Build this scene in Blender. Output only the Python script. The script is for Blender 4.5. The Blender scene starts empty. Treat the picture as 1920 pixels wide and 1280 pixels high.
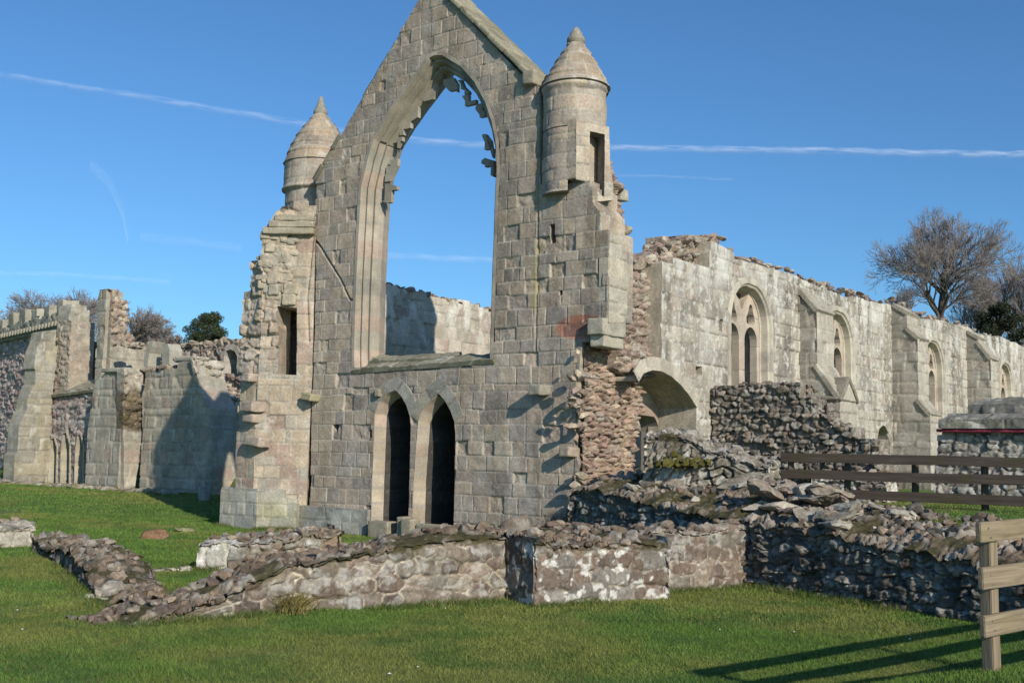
import bpy, bmesh, math, random
import numpy as np
from mathutils import Vector

# ------------------------------------------------------------------ camera, sun, sky
EYE = 2.0
FPX, PW, PH = 2050.0, 1920.0, 1280.0
PITCH, ROLL = math.radians(5.9), math.radians(1.2)
SUN_AZ, SUN_EL = math.radians(-61.5), math.radians(26.0)
sc = bpy.context.scene
COL = sc.collection
_cp, _sp, _cr, _sr = math.cos(PITCH), math.sin(PITCH), math.cos(ROLL), math.sin(ROLL)
FWD = np.array([0, _cp, _sp]); _R0 = np.array([1.0, 0, 0]); _U0 = np.array([0, -_sp, _cp])
RGT = _cr * _R0 + _sr * _U0
UPV = -_sr * _R0 + _cr * _U0
CAM = np.array([0, 0, EYE])
cd = bpy.data.cameras.new('camera'); cam = bpy.data.objects.new('camera', cd); COL.objects.link(cam)
cd.sensor_width = 36; cd.lens = 36 * FPX / PW; cd.clip_start = 0.1; cd.clip_end = 60000
from mathutils import Matrix
m = Matrix.Identity(4)
for i in range(3):
    m[i][0] = RGT[i]; m[i][1] = UPV[i]; m[i][2] = -FWD[i]; m[i][3] = CAM[i]
cam.matrix_world = m
sc.camera = cam
SUNV = np.array([math.cos(SUN_AZ) * math.cos(SUN_EL), math.sin(SUN_AZ) * math.cos(SUN_EL), math.sin(SUN_EL)])
sl = bpy.data.lights.new('sun', 'SUN'); sl.energy = 4.6; sl.angle = math.radians(0.53); sl.color = (1, 0.90, 0.76)
so = bpy.data.objects.new('sun', sl); COL.objects.link(so)
so.rotation_euler = Vector(-SUNV).to_track_quat('-Z', 'Y').to_euler(); so.location = (20, -30, 25)
w = bpy.data.worlds.new('World'); sc.world = w; w.use_nodes = True
nt = w.node_tree; bg = nt.nodes['Background']
sky = nt.nodes.new('ShaderNodeTexSky'); sky.sky_type = 'NISHITA'; sky.sun_disc = False
sky.sun_elevation = SUN_EL; sky.sun_rotation = math.pi / 2 - SUN_AZ
sky.altitude = 100; sky.air_density = 1.0; sky.dust_density = 0.7; sky.ozone_density = 4.0
wb = nt.nodes.new('ShaderNodeMix'); wb.data_type = 'RGBA'; wb.blend_type = 'MULTIPLY'; wb.inputs[0].default_value = 1; wb.inputs[7].default_value = (.57, .88, 1.08, 1)
nt.links.new(sky.outputs[0], wb.inputs[6]); nt.links.new(wb.outputs[2], bg.inputs[0]); bg.inputs[1].default_value = 0.125
sc.view_settings.view_transform = 'Standard'; sc.view_settings.look = 'None'
sc.view_settings.exposure = 0.0; sc.view_settings.gamma = 1.0
sc.render.engine = 'CYCLES'
sc.cycles.max_bounces = 5; sc.cycles.diffuse_bounces = 3; sc.cycles.transparent_max_bounces = 6

# ------------------------------------------------------------------ picture <-> place
def ray(px, py):
    d = FWD + (px - PW / 2) / FPX * RGT - (py - PH / 2) / FPX * UPV
    return d
def at_depth(px, py, Y):
    d = ray(px, py); return CAM + d * (Y / d[1])
def on_z(px, py, z=0.0):
    d = ray(px, py); return CAM + d * ((z - EYE) / d[2])

class Plane:
    def __init__(s, P0, ang):
        s.P0 = np.array([P0[0], P0[1], 0.0]); a = math.radians(ang)
        s.e = np.array([math.cos(a), math.sin(a), 0.0])
        n = np.array([-s.e[1], s.e[0], 0.0])
        if n @ (CAM * [1, 1, 0] - s.P0) < 0: n = -n
        s.n = n
    def px(s, p, off=0.0):
        d = ray(*p); P = s.P0 + off * s.n
        t = ((P - CAM) @ s.n) / (d @ s.n); X = CAM + t * d
        return np.array([(X - s.P0) @ s.e, X[2]])
    def pxs(s, pts, off=0.0): return np.array([s.px(p, off) for p in pts])
    def P(s, u, v=0.0, d=0.0):
        u = np.asarray(u, float); v = np.asarray(v, float); d = np.asarray(d, float) + 0 * u
        return s.P0 + u[..., None] * s.e + d[..., None] * s.n + v[..., None] * np.array([0, 0, 1.0])
    def off(s, o):
        q = Plane.__new__(Plane); q.P0 = s.P0 + o * s.n; q.e = s.e; q.n = s.n; return q

# ------------------------------------------------------------------ noise
def hsh(ix, iy, s=0):
    h = (ix.astype(np.int64) * 374761393 + iy.astype(np.int64) * 668265263 + int(s) * 2147483647 + 1013904223) & 0xffffffff
    h = ((h ^ (h >> 13)) * 1274126177) & 0xffffffff
    h = ((h ^ (h >> 16)) * 2246822519) & 0xffffffff
    return ((h ^ (h >> 15)) & 0xffffff) / float(0xffffff)
def vn(x, y, s=0):
    x = np.asarray(x, float); y = np.asarray(y, float)
    ix = np.floor(x); iy = np.floor(y); fx = x - ix; fy = y - iy
    fx = fx * fx * (3 - 2 * fx); fy = fy * fy * (3 - 2 * fy)
    a = hsh(ix, iy, s); b = hsh(ix + 1, iy, s); c = hsh(ix, iy + 1, s); d = hsh(ix + 1, iy + 1, s)
    return (a * (1 - fx) + b * fx) * (1 - fy) + (c * (1 - fx) + d * fx) * fy
def fbm(x, y, s=0, o=4):
    t = 0; a = 0.5; n = 0
    for i in range(o):
        t = t + a * vn(x * 2 ** i, y * 2 ** i, s + i * 17); n += a; a *= 0.5
    return t / n
def sst(a, b, x):
    t = np.clip((x - a) / (b - a), 0, 1); return t * t * (3 - 2 * t)
def mixc(a, b, t): return a * (1 - t[..., None]) + b * t[..., None]
A = np.array

# ------------------------------------------------------------------ masonry patterns: f(u, v) -> (relief, colour)
def pick(pal, r):
    cs = A([p[:3] for p in pal]); ws = np.cumsum([p[3] for p in pal]); ws = ws / ws[-1]
    return cs[np.minimum(np.searchsorted(ws, r), len(pal) - 1)]
BUFF = [(.405, .33, .255, 5), (.37, .31, .255, 4), (.43, .35, .265, 3), (.385, .31, .25, 1.6), (.34, .295, .245, 3), (.45, .375, .295, 1), (.30, .26, .225, 1.6)]
WARM = [(.40, .335, .255, 4), (.42, .345, .255, 3), (.38, .29, .23, 3), (.36, .32, .26, 2)]
PALE = [(.43, .39, .325, 5), (.39, .36, .31, 4), (.46, .42, .35, 3), (.35, .32, .28, 2), (.42, .355, .295, 2)]
GREY = [(.30, .295, .26, 4), (.27, .27, .245, 3), (.33, .315, .265, 3), (.31, .27, .235, 1)]
RUBL = [(.26, .195, .145, 4), (.22, .17, .13, 3), (.29, .235, .18, 3), (.24, .215, .18, 2), (.31, .25, .19, 2), (.20, .15, .12, 2)]
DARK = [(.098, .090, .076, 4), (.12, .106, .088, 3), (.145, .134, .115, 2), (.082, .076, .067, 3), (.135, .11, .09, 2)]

def ashlar(seed, ch=(.27, .40), bw=(.38, .85), pal=BUFF, mort=(.40, .37, .31), jw=.009, jd=.012, jit=.008, rough=.012,
           lich=.25, stain=.35, res=.03, bad=.06):
    R = np.random.RandomState(seed)
    hs = [-2.0]
    while hs[-1] < 18: hs.append(hs[-1] + (R.uniform(*ch) if R.rand() < .82 else ch[0] * R.uniform(.62, .85)))
    hs = A(hs); rows = []
    for i in range(len(hs)):
        x = [-45 - R.uniform(0, 1)]; s = R.uniform(.8, 1.15)
        while x[-1] < 60: x.append(x[-1] + R.uniform(*bw) * s * (1 if R.rand() < .85 else .6))
        rows.append(A(x))
    mort = A(mort)
    def f(u, v):
        wu = u + .012 * (vn(u * 3, v * 3, seed) - .5) * 2; wv = v + .016 * (vn(u * 1.3, v * 2, seed + 1) - .5) * 2
        ci = np.clip(np.searchsorted(hs, wv) - 1, 0, len(hs) - 2)
        dv = np.minimum(wv - hs[ci], hs[ci + 1] - wv)
        bi = np.zeros(u.shape, int); du = np.zeros(u.shape); fu = np.zeros(u.shape)
        for c in np.unique(ci):
            k = ci == c; r = rows[c]; j = np.clip(np.searchsorted(r, wu[k]) - 1, 0, len(r) - 2)
            bi[k] = j; du[k] = np.minimum(wu[k] - r[j], r[j + 1] - wu[k]); fu[k] = (wu[k] - r[j]) / (r[j + 1] - r[j]) - .5
        r1 = hsh(ci, bi, seed); r2 = hsh(ci, bi, seed + 5); r3 = hsh(ci, bi, seed + 9); r4 = hsh(ci, bi, seed + 13)
        w_ = max(jw, res * .38) * (0.45 + .9 * vn(u * 2.3, v * 2.3, seed + 21))
        d = np.minimum(du * 1.15, dv)
        d = d + .006 * (vn(u * 14, v * 14, seed + 3) - .5)
        face = sst(w_ * .5, w_ * 1.5, d)
        rnd = -.004 * (1 - sst(0, .035, d)) * (0.2 + r4)
        n1 = fbm(u * 5, v * 5, seed + 2, 4) - .5
        worn = (r3 < bad)
        dep = face * ((r2 - .5) * 2 * jit + (r4 - .5) * .02 * fu + n1 * 2 * rough * (1 + 2.2 * worn) - worn * .035) + rnd - jd * (1 - face)
        col = pick(pal, r1) * (0.90 + .20 * r2)[..., None]
        g = fbm(u * 1.1, v * .8, seed + 31, 3); col = col * (0.86 + .30 * g)[..., None]
        st = np.maximum(sst(.50, .70, fbm(u * 1.1, v * .25, seed + 41, 4)), .7 * sst(.55, .68, fbm(u * 3.2, v * .45, seed + 42, 3))) * stain
        col = mixc(col, col * A([.55, .55, .53]), st)
        lm = sst(.62, .74, fbm(u * 2.2, v * 2.2, seed + 51, 5) + .08 * (r4 - .5)) * lich
        col = mixc(col, A([.52, .51, .45]), lm)
        bed = (dv <= du * 1.15)
        mc = mort * np.where(bed, .52 + .6 * vn(u * 1.7, v * 1.7, seed + 61), .65 + .7 * vn(u * 2.1, v * 2.1, seed + 62))[..., None]
        edge_ = (1 - sst(0, .06, d)) * sst(.45, .75, vn(u * 4, v * 4, seed + 71)) * .35
        col = mixc(col, col * A([1.22, 1.22, 1.2]), edge_)
        col = mixc(mc, col, face)
        return dep, col
    return f

def rubble(seed, sx=.34, sy=.20, pal=RUBL, mort=(.40, .36, .30), jw=.035, jd=.05, jit=.03, rough=.018, lich=.3, moss=0.0,
           white=0.0, res=.03, mv=.8, course=.5):
    mort = A(mort)
    def f(u, v):
        u2 = u + .05 * (fbm(u * 4, v * 4, seed + 71, 2) - .5) * 2; v2 = v + .05 * (fbm(u * 4, v * 4, seed + 72, 2) - .5) * 2
        x = u2 / sx; y = v2 / sy
        iy = np.floor(y); F1 = np.full(u.shape, 9.0); F2 = np.full(u.shape, 9.0); ida = np.zeros(u.shape); idb = np.zeros(u.shape)
        for dy in (-1, 0, 1):
            cy = iy + dy; sh = hsh(cy, cy * 0 + 7, seed) ; xs = x + sh; ix = np.floor(xs)
            for dx in (-2, -1, 0, 1, 2):
                cx = ix + dx
                px_ = cx + .5 + .85 * (hsh(cx, cy, seed + 1) - .5); py_ = cy + .5 + (1 - course) * 1.1 * (hsh(cx, cy, seed + 2) - .5)
                s_ = .75 + .6 * hsh(cx, cy, seed + 8)
                dd = (np.abs((xs - px_)) ** 2.4 + np.abs((y - py_)) ** 2.4) ** (1 / 2.4) / s_
                m1 = dd < F1
                F2 = np.where(m1, F1, np.minimum(F2, dd)); ida = np.where(m1, cx, ida); idb = np.where(m1, cy, idb); F1 = np.where(m1, dd, F1)
        e = (F2 - F1) * min(sx, sy)
        r1 = hsh(ida, idb, seed + 3); r2 = hsh(ida, idb, seed + 4); r3 = hsh(ida, idb, seed + 5); r4 = hsh(ida, idb, seed + 6)
        w_ = max(jw * .7, res * .6)
        face = sst(w_ * .2, w_ * .9, e + .016 * (vn(u * 15, v * 15, seed + 9) - .5))
        n1 = fbm(u * 9, v * 9, seed + 12, 4) - .5; n2_ = np.abs(fbm(u * 5, v * 7, seed + 13, 3) - .5)
        cxo = hsh(ida, idb, seed + 21) - .5; cyo = hsh(ida, idb, seed + 22) - .5
        tx_ = (x - np.floor(x) - .5) * cxo * 2 + (v2 / sy - np.floor(v2 / sy) - .5) * (cyo * 2 - .35)
        dome = sst(0, min(sx, sy) * .28, e)
        dep = face * ((r2 - .5) * 2 * jit + tx_ * jit * 1.1 + n1 * 2.2 * rough - n2_ * 2.5 * rough) + (dome - 1) * jit * .45 - jd * (1 - face)
        col = pick(pal, r1) * (0.72 + .56 * r3)[..., None]
        col = col * (0.80 + .40 * fbm(u * 6, v * 6, seed + 14, 3))[..., None]
        lm = sst(.60, .65, fbm(u * 7.5, v * 7.5, seed + 15, 4) + .16 * (r4 - .5)) * lich
        col = mixc(col, A([.42, .41, .36]), lm)
        if white > 0:
            wm = sst(.60, .64, fbm(u * 9, v * 9, seed + 16, 4) + .14 * (r4 - .5) + .16 * (vn(u * 1.1, v * 1.1, seed + 19) - .5)) * white
            col = mixc(col, A([.62, .61, .56]), wm)
        if moss > 0:
            mm = sst(.5, .62, fbm(u * 1.3, v * 1.3, seed + 17, 4)) * moss
            col = mixc(col, A([.115, .095, .03]), mm)
        mc = mort * (1 - mv + 2 * mv * vn(u * 2.1, v * 2.1, seed + 18))[..., None]
        col = mixc(mc, col, face)
        return dep, col
    return f

def blend(fa, fb, wfun):
    def f(u, v):
        da, ca = fa(u, v); db, cb = fb(u, v); t = np.clip(wfun(u, v), 0, 1)
        return da * (1 - t) + db * t, mixc(ca, cb, t)
    return f
def soil(seed, c0=(.105, .082, .045), c1=(.07, .062, .03)):
    def f(u, v):
        n = fbm(u * 9, v * 9, seed, 4); m_ = sst(.45, .6, fbm(u * 2, v * 2, seed + 1, 3))
        return (n - .5) * .06 - .02, mixc(A(c0) * (.6 + .8 * n)[..., None], A(c1) * (.6 + .8 * n)[..., None], m_)
    return f
def broken_top(seed, pal, s=1.0, earth=.5, lich=.4, res=.02):
    fine = rubble(seed, .13 * s, .10 * s, pal=pal, mort=(.14, .11, .07), jw=.03, jd=.035, jit=.03, rough=.025, lich=lich, res=res, course=.05)
    big = rubble(seed + 1, .30 * s, .21 * s, pal=pal, mort=(.14, .11, .07), jw=.04, jd=.045, jit=.04, rough=.035, lich=lich, res=res, course=.05)
    a = blend(fine, big, lambda u, v: sst(.5, .56, vn(u * 2.4 / s, v * 2.4 / s, seed + 2)))
    return blend(a, soil(seed + 3), lambda u, v: sst(.50, .60, fbm(u * 2.0, v * 2.0, seed + 4, 4) + .5 * (earth - .5)))
def tint(fa, wfun, mul):
    def f(u, v):
        d, c = fa(u, v); t = np.clip(wfun(u, v), 0, 1); return d, mixc(c, c * A(mul), t)
    return f

# ------------------------------------------------------------------ mesh builder
class MB:
    def __init__(s): s.V = []; s.Q = []; s.T = []; s.C = []; s.n = 0
    def add(s, V, Q=None, T=None, C=(.3, .28, .24)):
        V = np.asarray(V, float).reshape(-1, 3); C = np.asarray(C, float)
        if C.ndim == 1: C = np.tile(C, (len(V), 1))
        s.V.append(V); s.C.append(C)
        if Q is not None and len(Q): s.Q.append(np.asarray(Q, int) + s.n)
        if T is not None and len(T): s.T.append(np.asarray(T, int) + s.n)
        s.n += len(V); return s
    def build(s, name, mat, parent=None, smooth=True, origin=None):
        V = np.concatenate(s.V); C = np.concatenate(s.C)
        o = A([0, 0, 0.0])
        if parent is not None: o = BASE[parent.name] 
        elif origin is not None: o = A(origin, float)
        V = V - o
        Q = np.concatenate(s.Q) if s.Q else np.zeros((0, 4), int); T = np.concatenate(s.T) if s.T else np.zeros((0, 3), int)
        me = bpy.data.meshes.new(name); nq, ntr = len(Q), len(T)
        me.vertices.add(len(V)); me.vertices.foreach_set('co', V.astype(np.float32).ravel())
        me.loops.add(nq * 4 + ntr * 3); me.loops.foreach_set('vertex_index', np.concatenate([Q.ravel(), T.ravel()]).astype(np.int32))
        me.polygons.add(nq + ntr)
        me.polygons.foreach_set('loop_start', np.concatenate([np.arange(nq) * 4, nq * 4 + np.arange(ntr) * 3]).astype(np.int32))
        me.polygons.foreach_set('loop_total', np.concatenate([np.full(nq, 4), np.full(ntr, 3)]).astype(np.int32))
        me.polygons.foreach_set('use_smooth', np.full(nq + ntr, bool(smooth)))
        me.update(calc_edges=True)
        at = me.attributes.new('col', 'FLOAT_COLOR', 'POINT')
        at.data.foreach_set('color', np.concatenate([C, np.ones((len(C), 1))], 1).astype(np.float32).ravel())
        me.validate()
        me.materials.append(mat)
        ob = bpy.data.objects.new(name, me); COL.objects.link(ob)
        if parent is not None: ob.parent = top_empty(parent)
        elif origin is not None: ob.location = tuple(origin)
        return ob
BASE = {}
def top_empty(p): return p
def thing(name, label, cat, base, group=None):
    o = bpy.data.objects.new(name, None); COL.objects.link(o); o.location = tuple(float(x) for x in base)
    o.empty_display_size = .3
    o['label'] = label; o['category'] = cat; BASE[o.name] = A([float(x) for x in base])
    if group: o['group'] = group
    return o
def sub(ob, parent):            # make ob (built as a part of a thing) a sub-part of another part
    ob.parent = parent; return ob
def tag(o, label, cat, group=None):
    o['label'] = label; o['category'] = cat
    if group: o['group'] = group
    return o
def struct(o, kind='structure'): o['kind'] = kind; return o

def inpoly(x, y, poly):
    r = np.zeros(x.shape, bool); n = len(poly); j = n - 1
    for i in range(n):
        xi, yi = poly[i]; xj, yj = poly[j]
        if yi != yj:
            r ^= ((yi > y) != (yj > y)) & (x < (xj - xi) * (y - yi) / (yj - yi) + xi)
        j = i
    return r
def rag(pts, amp, step, seed=0, closed=False):
    """break a line of points into stepped, broken masonry edge"""
    R = random.Random(seed); pts = [A(p, float) for p in pts]; out = [pts[0]]
    for a, b in zip(pts[:-1], pts[1:]):
        L = np.linalg.norm(b - a); n = max(1, int(L / step)); d = (b - a) / max(L, 1e-6); nn = A([-d[1], d[0]])
        prev = a
        for i in range(1, n + 1):
            q = a + (b - a) * i / n
            if i < n: q = q + nn * R.uniform(-amp, amp) + d * R.uniform(-.3, .3) * step
            if R.random() < .75:           # a step: first along one axis, then the other
                out.append(A([q[0], prev[1]]) if R.random() < .5 else A([prev[0], q[1]]))
            out.append(q); prev = q
    return out

def panel(mb, mapf, outer, style, res, holes=(), thick=0.0, back=True, grooves=(), snap=True, dscale=1.0, sidecol=None, nside=3, d0=0.0):
    outer = A(outer, float); holes = [A(h, float) for h in holes]
    u0, v0 = outer.min(0) - res * .5; u1, v1 = outer.max(0) + res * .5
    nu = int((u1 - u0) / res) + 2; nv = int((v1 - v0) / res) + 2
    gu = u0 + np.arange(nu) * res; gv = v0 + np.arange(nv) * res
    cu, cv = np.meshgrid(gu[:-1] + res / 2, gv[:-1] + res / 2)
    mask = inpoly(cu, cv, outer)
    for h in holes: mask &= ~inpoly(cu, cv, h)
    if not mask.any(): return
    U, V = np.meshgrid(gu, gv)
    cnt = np.zeros(U.shape, int)
    for a, b in ((0, 0), (0, 1), (1, 0), (1, 1)): cnt[a:a + nv - 1, b:b + nu - 1] += mask
    used = cnt > 0; bnd = used & (cnt < 4)
    idx = np.full(U.shape, -1); idx[used] = np.arange(used.sum())
    uu = U[used].copy(); vv = V[used].copy(); bm_ = bnd[used]
    if snap:
        bu = uu[bm_]; bv = vv[bm_]; best = np.full(bu.shape, 1e9); nu_ = bu.copy(); nv_ = bv.copy()
        for poly in [outer] + holes:
            for i in range(len(poly)):
                a = poly[i - 1]; b = poly[i]; ab = b - a; L2 = ab @ ab
                if L2 < 1e-12: continue
                t = np.clip(((bu - a[0]) * ab[0] + (bv - a[1]) * ab[1]) / L2, 0, 1)
                qx = a[0] + t * ab[0]; qy = a[1] + t * ab[1]; dd = (qx - bu) ** 2 + (qy - bv) ** 2
                k = dd < best; best = np.where(k, dd, best); nu_ = np.where(k, qx, nu_); nv_ = np.where(k, qy, nv_)
        k = best < (res * 1.0) ** 2
        bu = np.where(k, nu_, bu); bv = np.where(k, nv_, bv); uu[bm_] = bu; vv[bm_] = bv
    dep, col = style(uu, vv); dep = dep * dscale
    for (pts, wid, deep) in grooves:
        pts = A(pts, float); dm = np.full(uu.shape, 1e9)
        for a, b in zip(pts[:-1], pts[1:]):
            ab = b - a; t = np.clip(((uu - a[0]) * ab[0] + (vv - a[1]) * ab[1]) / (ab @ ab), 0, 1)
            dm = np.minimum(dm, np.hypot(a[0] + t * ab[0] - uu, a[1] + t * ab[1] - vv))
        g = 1 - sst(wid * .4, wid, dm); dep = dep - g * deep
    cells = np.argwhere(mask); ci, cj = cells[:, 0], cells[:, 1]
    Q = np.stack([idx[ci, cj], idx[ci, cj + 1], idx[ci + 1, cj + 1], idx[ci + 1, cj]], 1)
    mb.add(mapf(uu, vv, dep + d0), Q, C=col)
    if thick > 0:
        nside = max(nside, min(40, int(thick / (res * 1.6))))
        # boundary edges
        pm = np.zeros((nv + 1, nu + 1), bool); pm[1:nv, 1:nu] = mask
        E = []
        i, j = np.nonzero(mask & ~pm[0:nv - 1, 1:nu]);  E.append(np.stack([idx[i, j + 1], idx[i, j]], 1))
        i, j = np.nonzero(mask & ~pm[2:nv + 1, 1:nu]);  E.append(np.stack([idx[i + 1, j], idx[i + 1, j + 1]], 1))
        i, j = np.nonzero(mask & ~pm[1:nv, 0:nu - 1]);  E.append(np.stack([idx[i, j], idx[i + 1, j]], 1))
        i, j = np.nonzero(mask & ~pm[1:nv, 2:nu + 1]);  E.append(np.stack([idx[i + 1, j + 1], idx[i, j + 1]], 1))
        E = np.concatenate(E); bv_ = np.unique(E); rm = np.full(len(uu), -1); rm[bv_] = np.arange(len(bv_)); nb = len(bv_)
        rings = []; cols = []
        for k in range(nside + 1):
            t = k / nside; wob = 0
            dd = dep[bv_] * (1 - t) + d0 - thick * t
            nz = (fbm(uu[bv_] * 3 + k * 1.7, vv[bv_] * 3, 5, 2))
            if sidecol is not None: c = np.tile(A(sidecol), (nb, 1)) * (.7 + .6 * nz)[:, None]
            elif k == 0: c = col[bv_]
            else: c = style(uu[bv_] + thick * t, vv[bv_])[1]
            rings.append(mapf(uu[bv_], vv[bv_], dd)); cols.append(c)
        F = []
        for k in range(nside):
            a = rm[E[:, 0]] + k * nb; b = rm[E[:, 1]] + k * nb
            F.append(np.stack([a, b, b + nb, a + nb], 1))
        mb.add(np.concatenate(rings), np.concatenate(F), C=np.concatenate(cols))
        if back:
            db, cb = style(-uu + 3.3, vv)
            mb.add(mapf(uu, vv, d0 - thick - db * .6), Q[:, ::-1], C=cb)

def sweep(mb, path, prof, mapf, pal, seed=0, vlen=.38, step=.06, joint=.018, mort=(.33, .30, .25), wear=.006):
    """moulding swept along an open (u,v) path; prof = (inset to the right of travel, depth)"""
    path = A(path, float); seg = np.hypot(*np.diff(path, axis=0).T); s = np.concatenate([[0], np.cumsum(seg)])
    n = int(s[-1] / step); keep = []
    for i in range(1, len(path) - 1):
        a = path[i] - path[i - 1]; b = path[i + 1] - path[i]
        ang = abs(math.atan2(a[0] * b[1] - a[1] * b[0], a @ b))
        if ang > .5: keep.append(s[i])
    ts = np.unique(np.concatenate([np.linspace(0, s[-1], n + 1), keep]))
    pu = np.interp(ts, s, path[:, 0]); pv = np.interp(ts, s, path[:, 1])
    eps = .02
    def tang(t, sg):
        q = np.clip(t + sg * eps, 0, s[-1]); return np.interp(q, s, path[:, 0]), np.interp(q, s, path[:, 1])
    a0, a1 = tang(ts, -1); b0, b1 = tang(ts, 1)
    def nrm(x, y): L = np.hypot(x, y) + 1e-9; return x / L, y / L
    f0, f1 = nrm(pu - a0 + (pu == a0) * (b0 - pu), pv - a1 + (pv == a1) * (b1 - pv)); g0, g1 = nrm(b0 - pu + (b0 == pu) * f0, b1 - pv + (b1 == pv) * f1)
    n0, n1 = nrm(f1 + g1, -(f0 + g0))
    cosh = np.clip(n0 * f1 - n1 * f0, .35, 1)
    prof = A(prof, float); k = len(prof)
    bi = np.floor(ts / vlen); r = hsh(bi, bi * 0, seed); fr = np.minimum(ts - bi * vlen, (bi + 1) * vlen - ts)
    cc = pick(pal, r) * (.85 + .3 * hsh(bi, bi * 0 + 3, seed))[:, None]
    jm = (fr < joint); cc = np.where(jm[:, None], A(mort), cc)
    V = []; C = []
    for i in range(k):
        ins = prof[i, 0] / cosh; w1 = wear * (fbm(ts * 6, ts * 0 + i * 3.1, seed, 3) - .5) * 2 - jm * .006
        V.append(mapf(pu + n0 * ins, pv + n1 * ins, prof[i, 1] + w1)); C.append(cc * (.85 + .3 * fbm(ts * 5, ts * 0 + i * 2.3, seed + 4, 3))[:, None])
    V = np.stack(V, 1); C = np.stack(C, 1); N = len(ts)
    # split profile edges hard: duplicate each strip
    for i in range(k - 1):
        VV = np.concatenate([V[:, i], V[:, i + 1]]); CC = np.concatenate([C[:, i], C[:, i + 1]]); a = np.arange(N - 1)
        mb.add(VV, np.stack([a, a + N, a + N + 1, a + 1], 1)[:, ::-1], C=CC)

_bm = bmesh.new(); bmesh.ops.create_icosphere(_bm, subdivisions=3, radius=1); _bm.verts.ensure_lookup_table()
ICO_V = A([v.co[:] for v in _bm.verts]); ICO_T = A([[v.index for v in f.verts] for f in _bm.faces]); _bm.free()
_bm = bmesh.new(); bmesh.ops.create_icosphere(_bm, subdivisions=2, radius=1); _bm.verts.ensure_lookup_table()
ICO2_V = A([v.co[:] for v in _bm.verts]); ICO2_T = A([[v.index for v in f.verts] for f in _bm.faces]); _bm.free()
def rock(mb, P, size, R, col=None, pal=RUBL, flat=.6, lo=True, rot=None, lich=.3):
    V0, T = (ICO2_V, ICO2_T) if lo else (ICO_V, ICO_T)
    V = V0.copy()
    for _ in range(11):
        n = A([R.gauss(0, 1), R.gauss(0, 1), R.gauss(0, 1)]); n /= np.linalg.norm(n); d = R.uniform(.34, .78)
        k = V @ n - d; V = V - np.maximum(k, 0)[:, None] * n
    V = V * 1.25
    V *= A([R.uniform(.8, 1.25), R.uniform(.7, 1.05), flat * R.uniform(.75, 1.25)])
    a = R.uniform(0, 6.28) if rot is None else rot; c, s_ = math.cos(a), math.sin(a)
    tx, ty = R.uniform(-.3, .3), R.uniform(-.3, .3)
    V = np.stack([V[:, 0] * c - V[:, 1] * s_, V[:, 0] * s_ + V[:, 1] * c, V[:, 2] + tx * V[:, 0] + ty * V[:, 1]], 1)
    V = V * size + A(P)
    if col is None:
        w = [p[3] for p in pal]; p = R.choices(pal, w)[0]; col = A(p[:3]) * R.uniform(.7, 1.25)
    C = np.tile(A(col), (len(V), 1)) * (.8 + .4 * vn(V[:, 0] * 9 + V[:, 2] * 7, V[:, 1] * 9, 3))[:, None]
    if lich > 0:
        C = mixc(C, A([.46, .45, .39]), sst(.62, .7, fbm(V[:, 0] * 5 + V[:, 2] * 3, V[:, 1] * 5 + V[:, 2] * 4, 8, 3)) * lich)
    V = V + (hsh(np.round(V[:, 0] * 777), np.round(V[:, 1] * 777 + V[:, 2] * 333), 5)[:, None] - .5) * size * .10
    mb.add(V[T].reshape(-1, 3), T=np.arange(len(T) * 3).reshape(-1, 3), C=C[T].reshape(-1, 3))
def rbox(mb, c, ax, half, bev=.01, col=(.3, .28, .24), jit=0.0, R=None):
    """bevelled block; ax = 3 axis vectors, half = half sizes"""
    b = bmesh.new(); bmesh.ops.create_cube(b, size=2)
    for v in b.verts: v.co = Vector((v.co.x * half[0], v.co.y * half[1], v.co.z * half[2]))
    if bev > 0: bmesh.ops.bevel(b, geom=b.edges[:], offset=bev, segments=2, affect='EDGES', profile=.6)
    if jit and R:
        bmesh.ops.subdivide_edges(b, edges=[e for e in b.edges if e.calc_length() > .09], cuts=3, use_grid_fill=True)
        bmesh.ops.triangulate(b, faces=[f for f in b.faces if len(f.verts) > 4])
    b.verts.index_update(); b.verts.ensure_lookup_table(); V = A([v.co[:] for v in b.verts])
    Q = [[v.index for v in f.verts] for f in b.faces if len(f.verts) == 4]; T = [[v.index for v in f.verts] for f in b.faces if len(f.verts) == 3]
    b.free()
    if jit and R:
        s_ = R.uniform(0, 90); k_ = jit * 3.2
        V = V + k_ * np.stack([fbm(V[:, 1] * 6 + s_, V[:, 2] * 6 + V[:, 0] * 4, 3, 3) - .5, fbm(V[:, 0] * 6 + s_, V[:, 2] * 6 + V[:, 1] * 4, 4, 3) - .5, fbm(V[:, 0] * 6 + s_, V[:, 1] * 6 + V[:, 2] * 4, 5, 3) - .5], 1)
        col = A(col) * (.72 + .5 * fbm(V[:, 0] * 5 + s_, V[:, 1] * 5 + V[:, 2] * 6, 6, 3))[:, None]
    ax = A(ax, float); W = A(c) + V @ ax
    mb.add(W, Q, T, C=col)
def prism(mb, pts, depth_vec, col=(.3, .28, .24)):
    """closed prism: polygon of 3d points extruded by depth_vec (fan caps by bmesh triangulation)"""
    b = bmesh.new(); vs = [b.verts.new(p) for p in pts]; f = b.faces.new(vs)
    r = bmesh.ops.extrude_face_region(b, geom=[f]); nv_ = [g for g in r['geom'] if isinstance(g, bmesh.types.BMVert)]
    for v in nv_: v.co += Vector(depth_vec)
    bmesh.ops.recalc_face_normals(b, faces=b.faces[:]); bmesh.ops.triangulate(b, faces=b.faces[:])
    b.verts.index_update(); b.verts.ensure_lookup_table()
    # split every face so edges stay crisp
    for fc in b.faces:
        V = [v.co[:] for v in fc.verts]; mb.add(V, T=[[0, 1, 2]], C=col)
    b.free()

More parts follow.
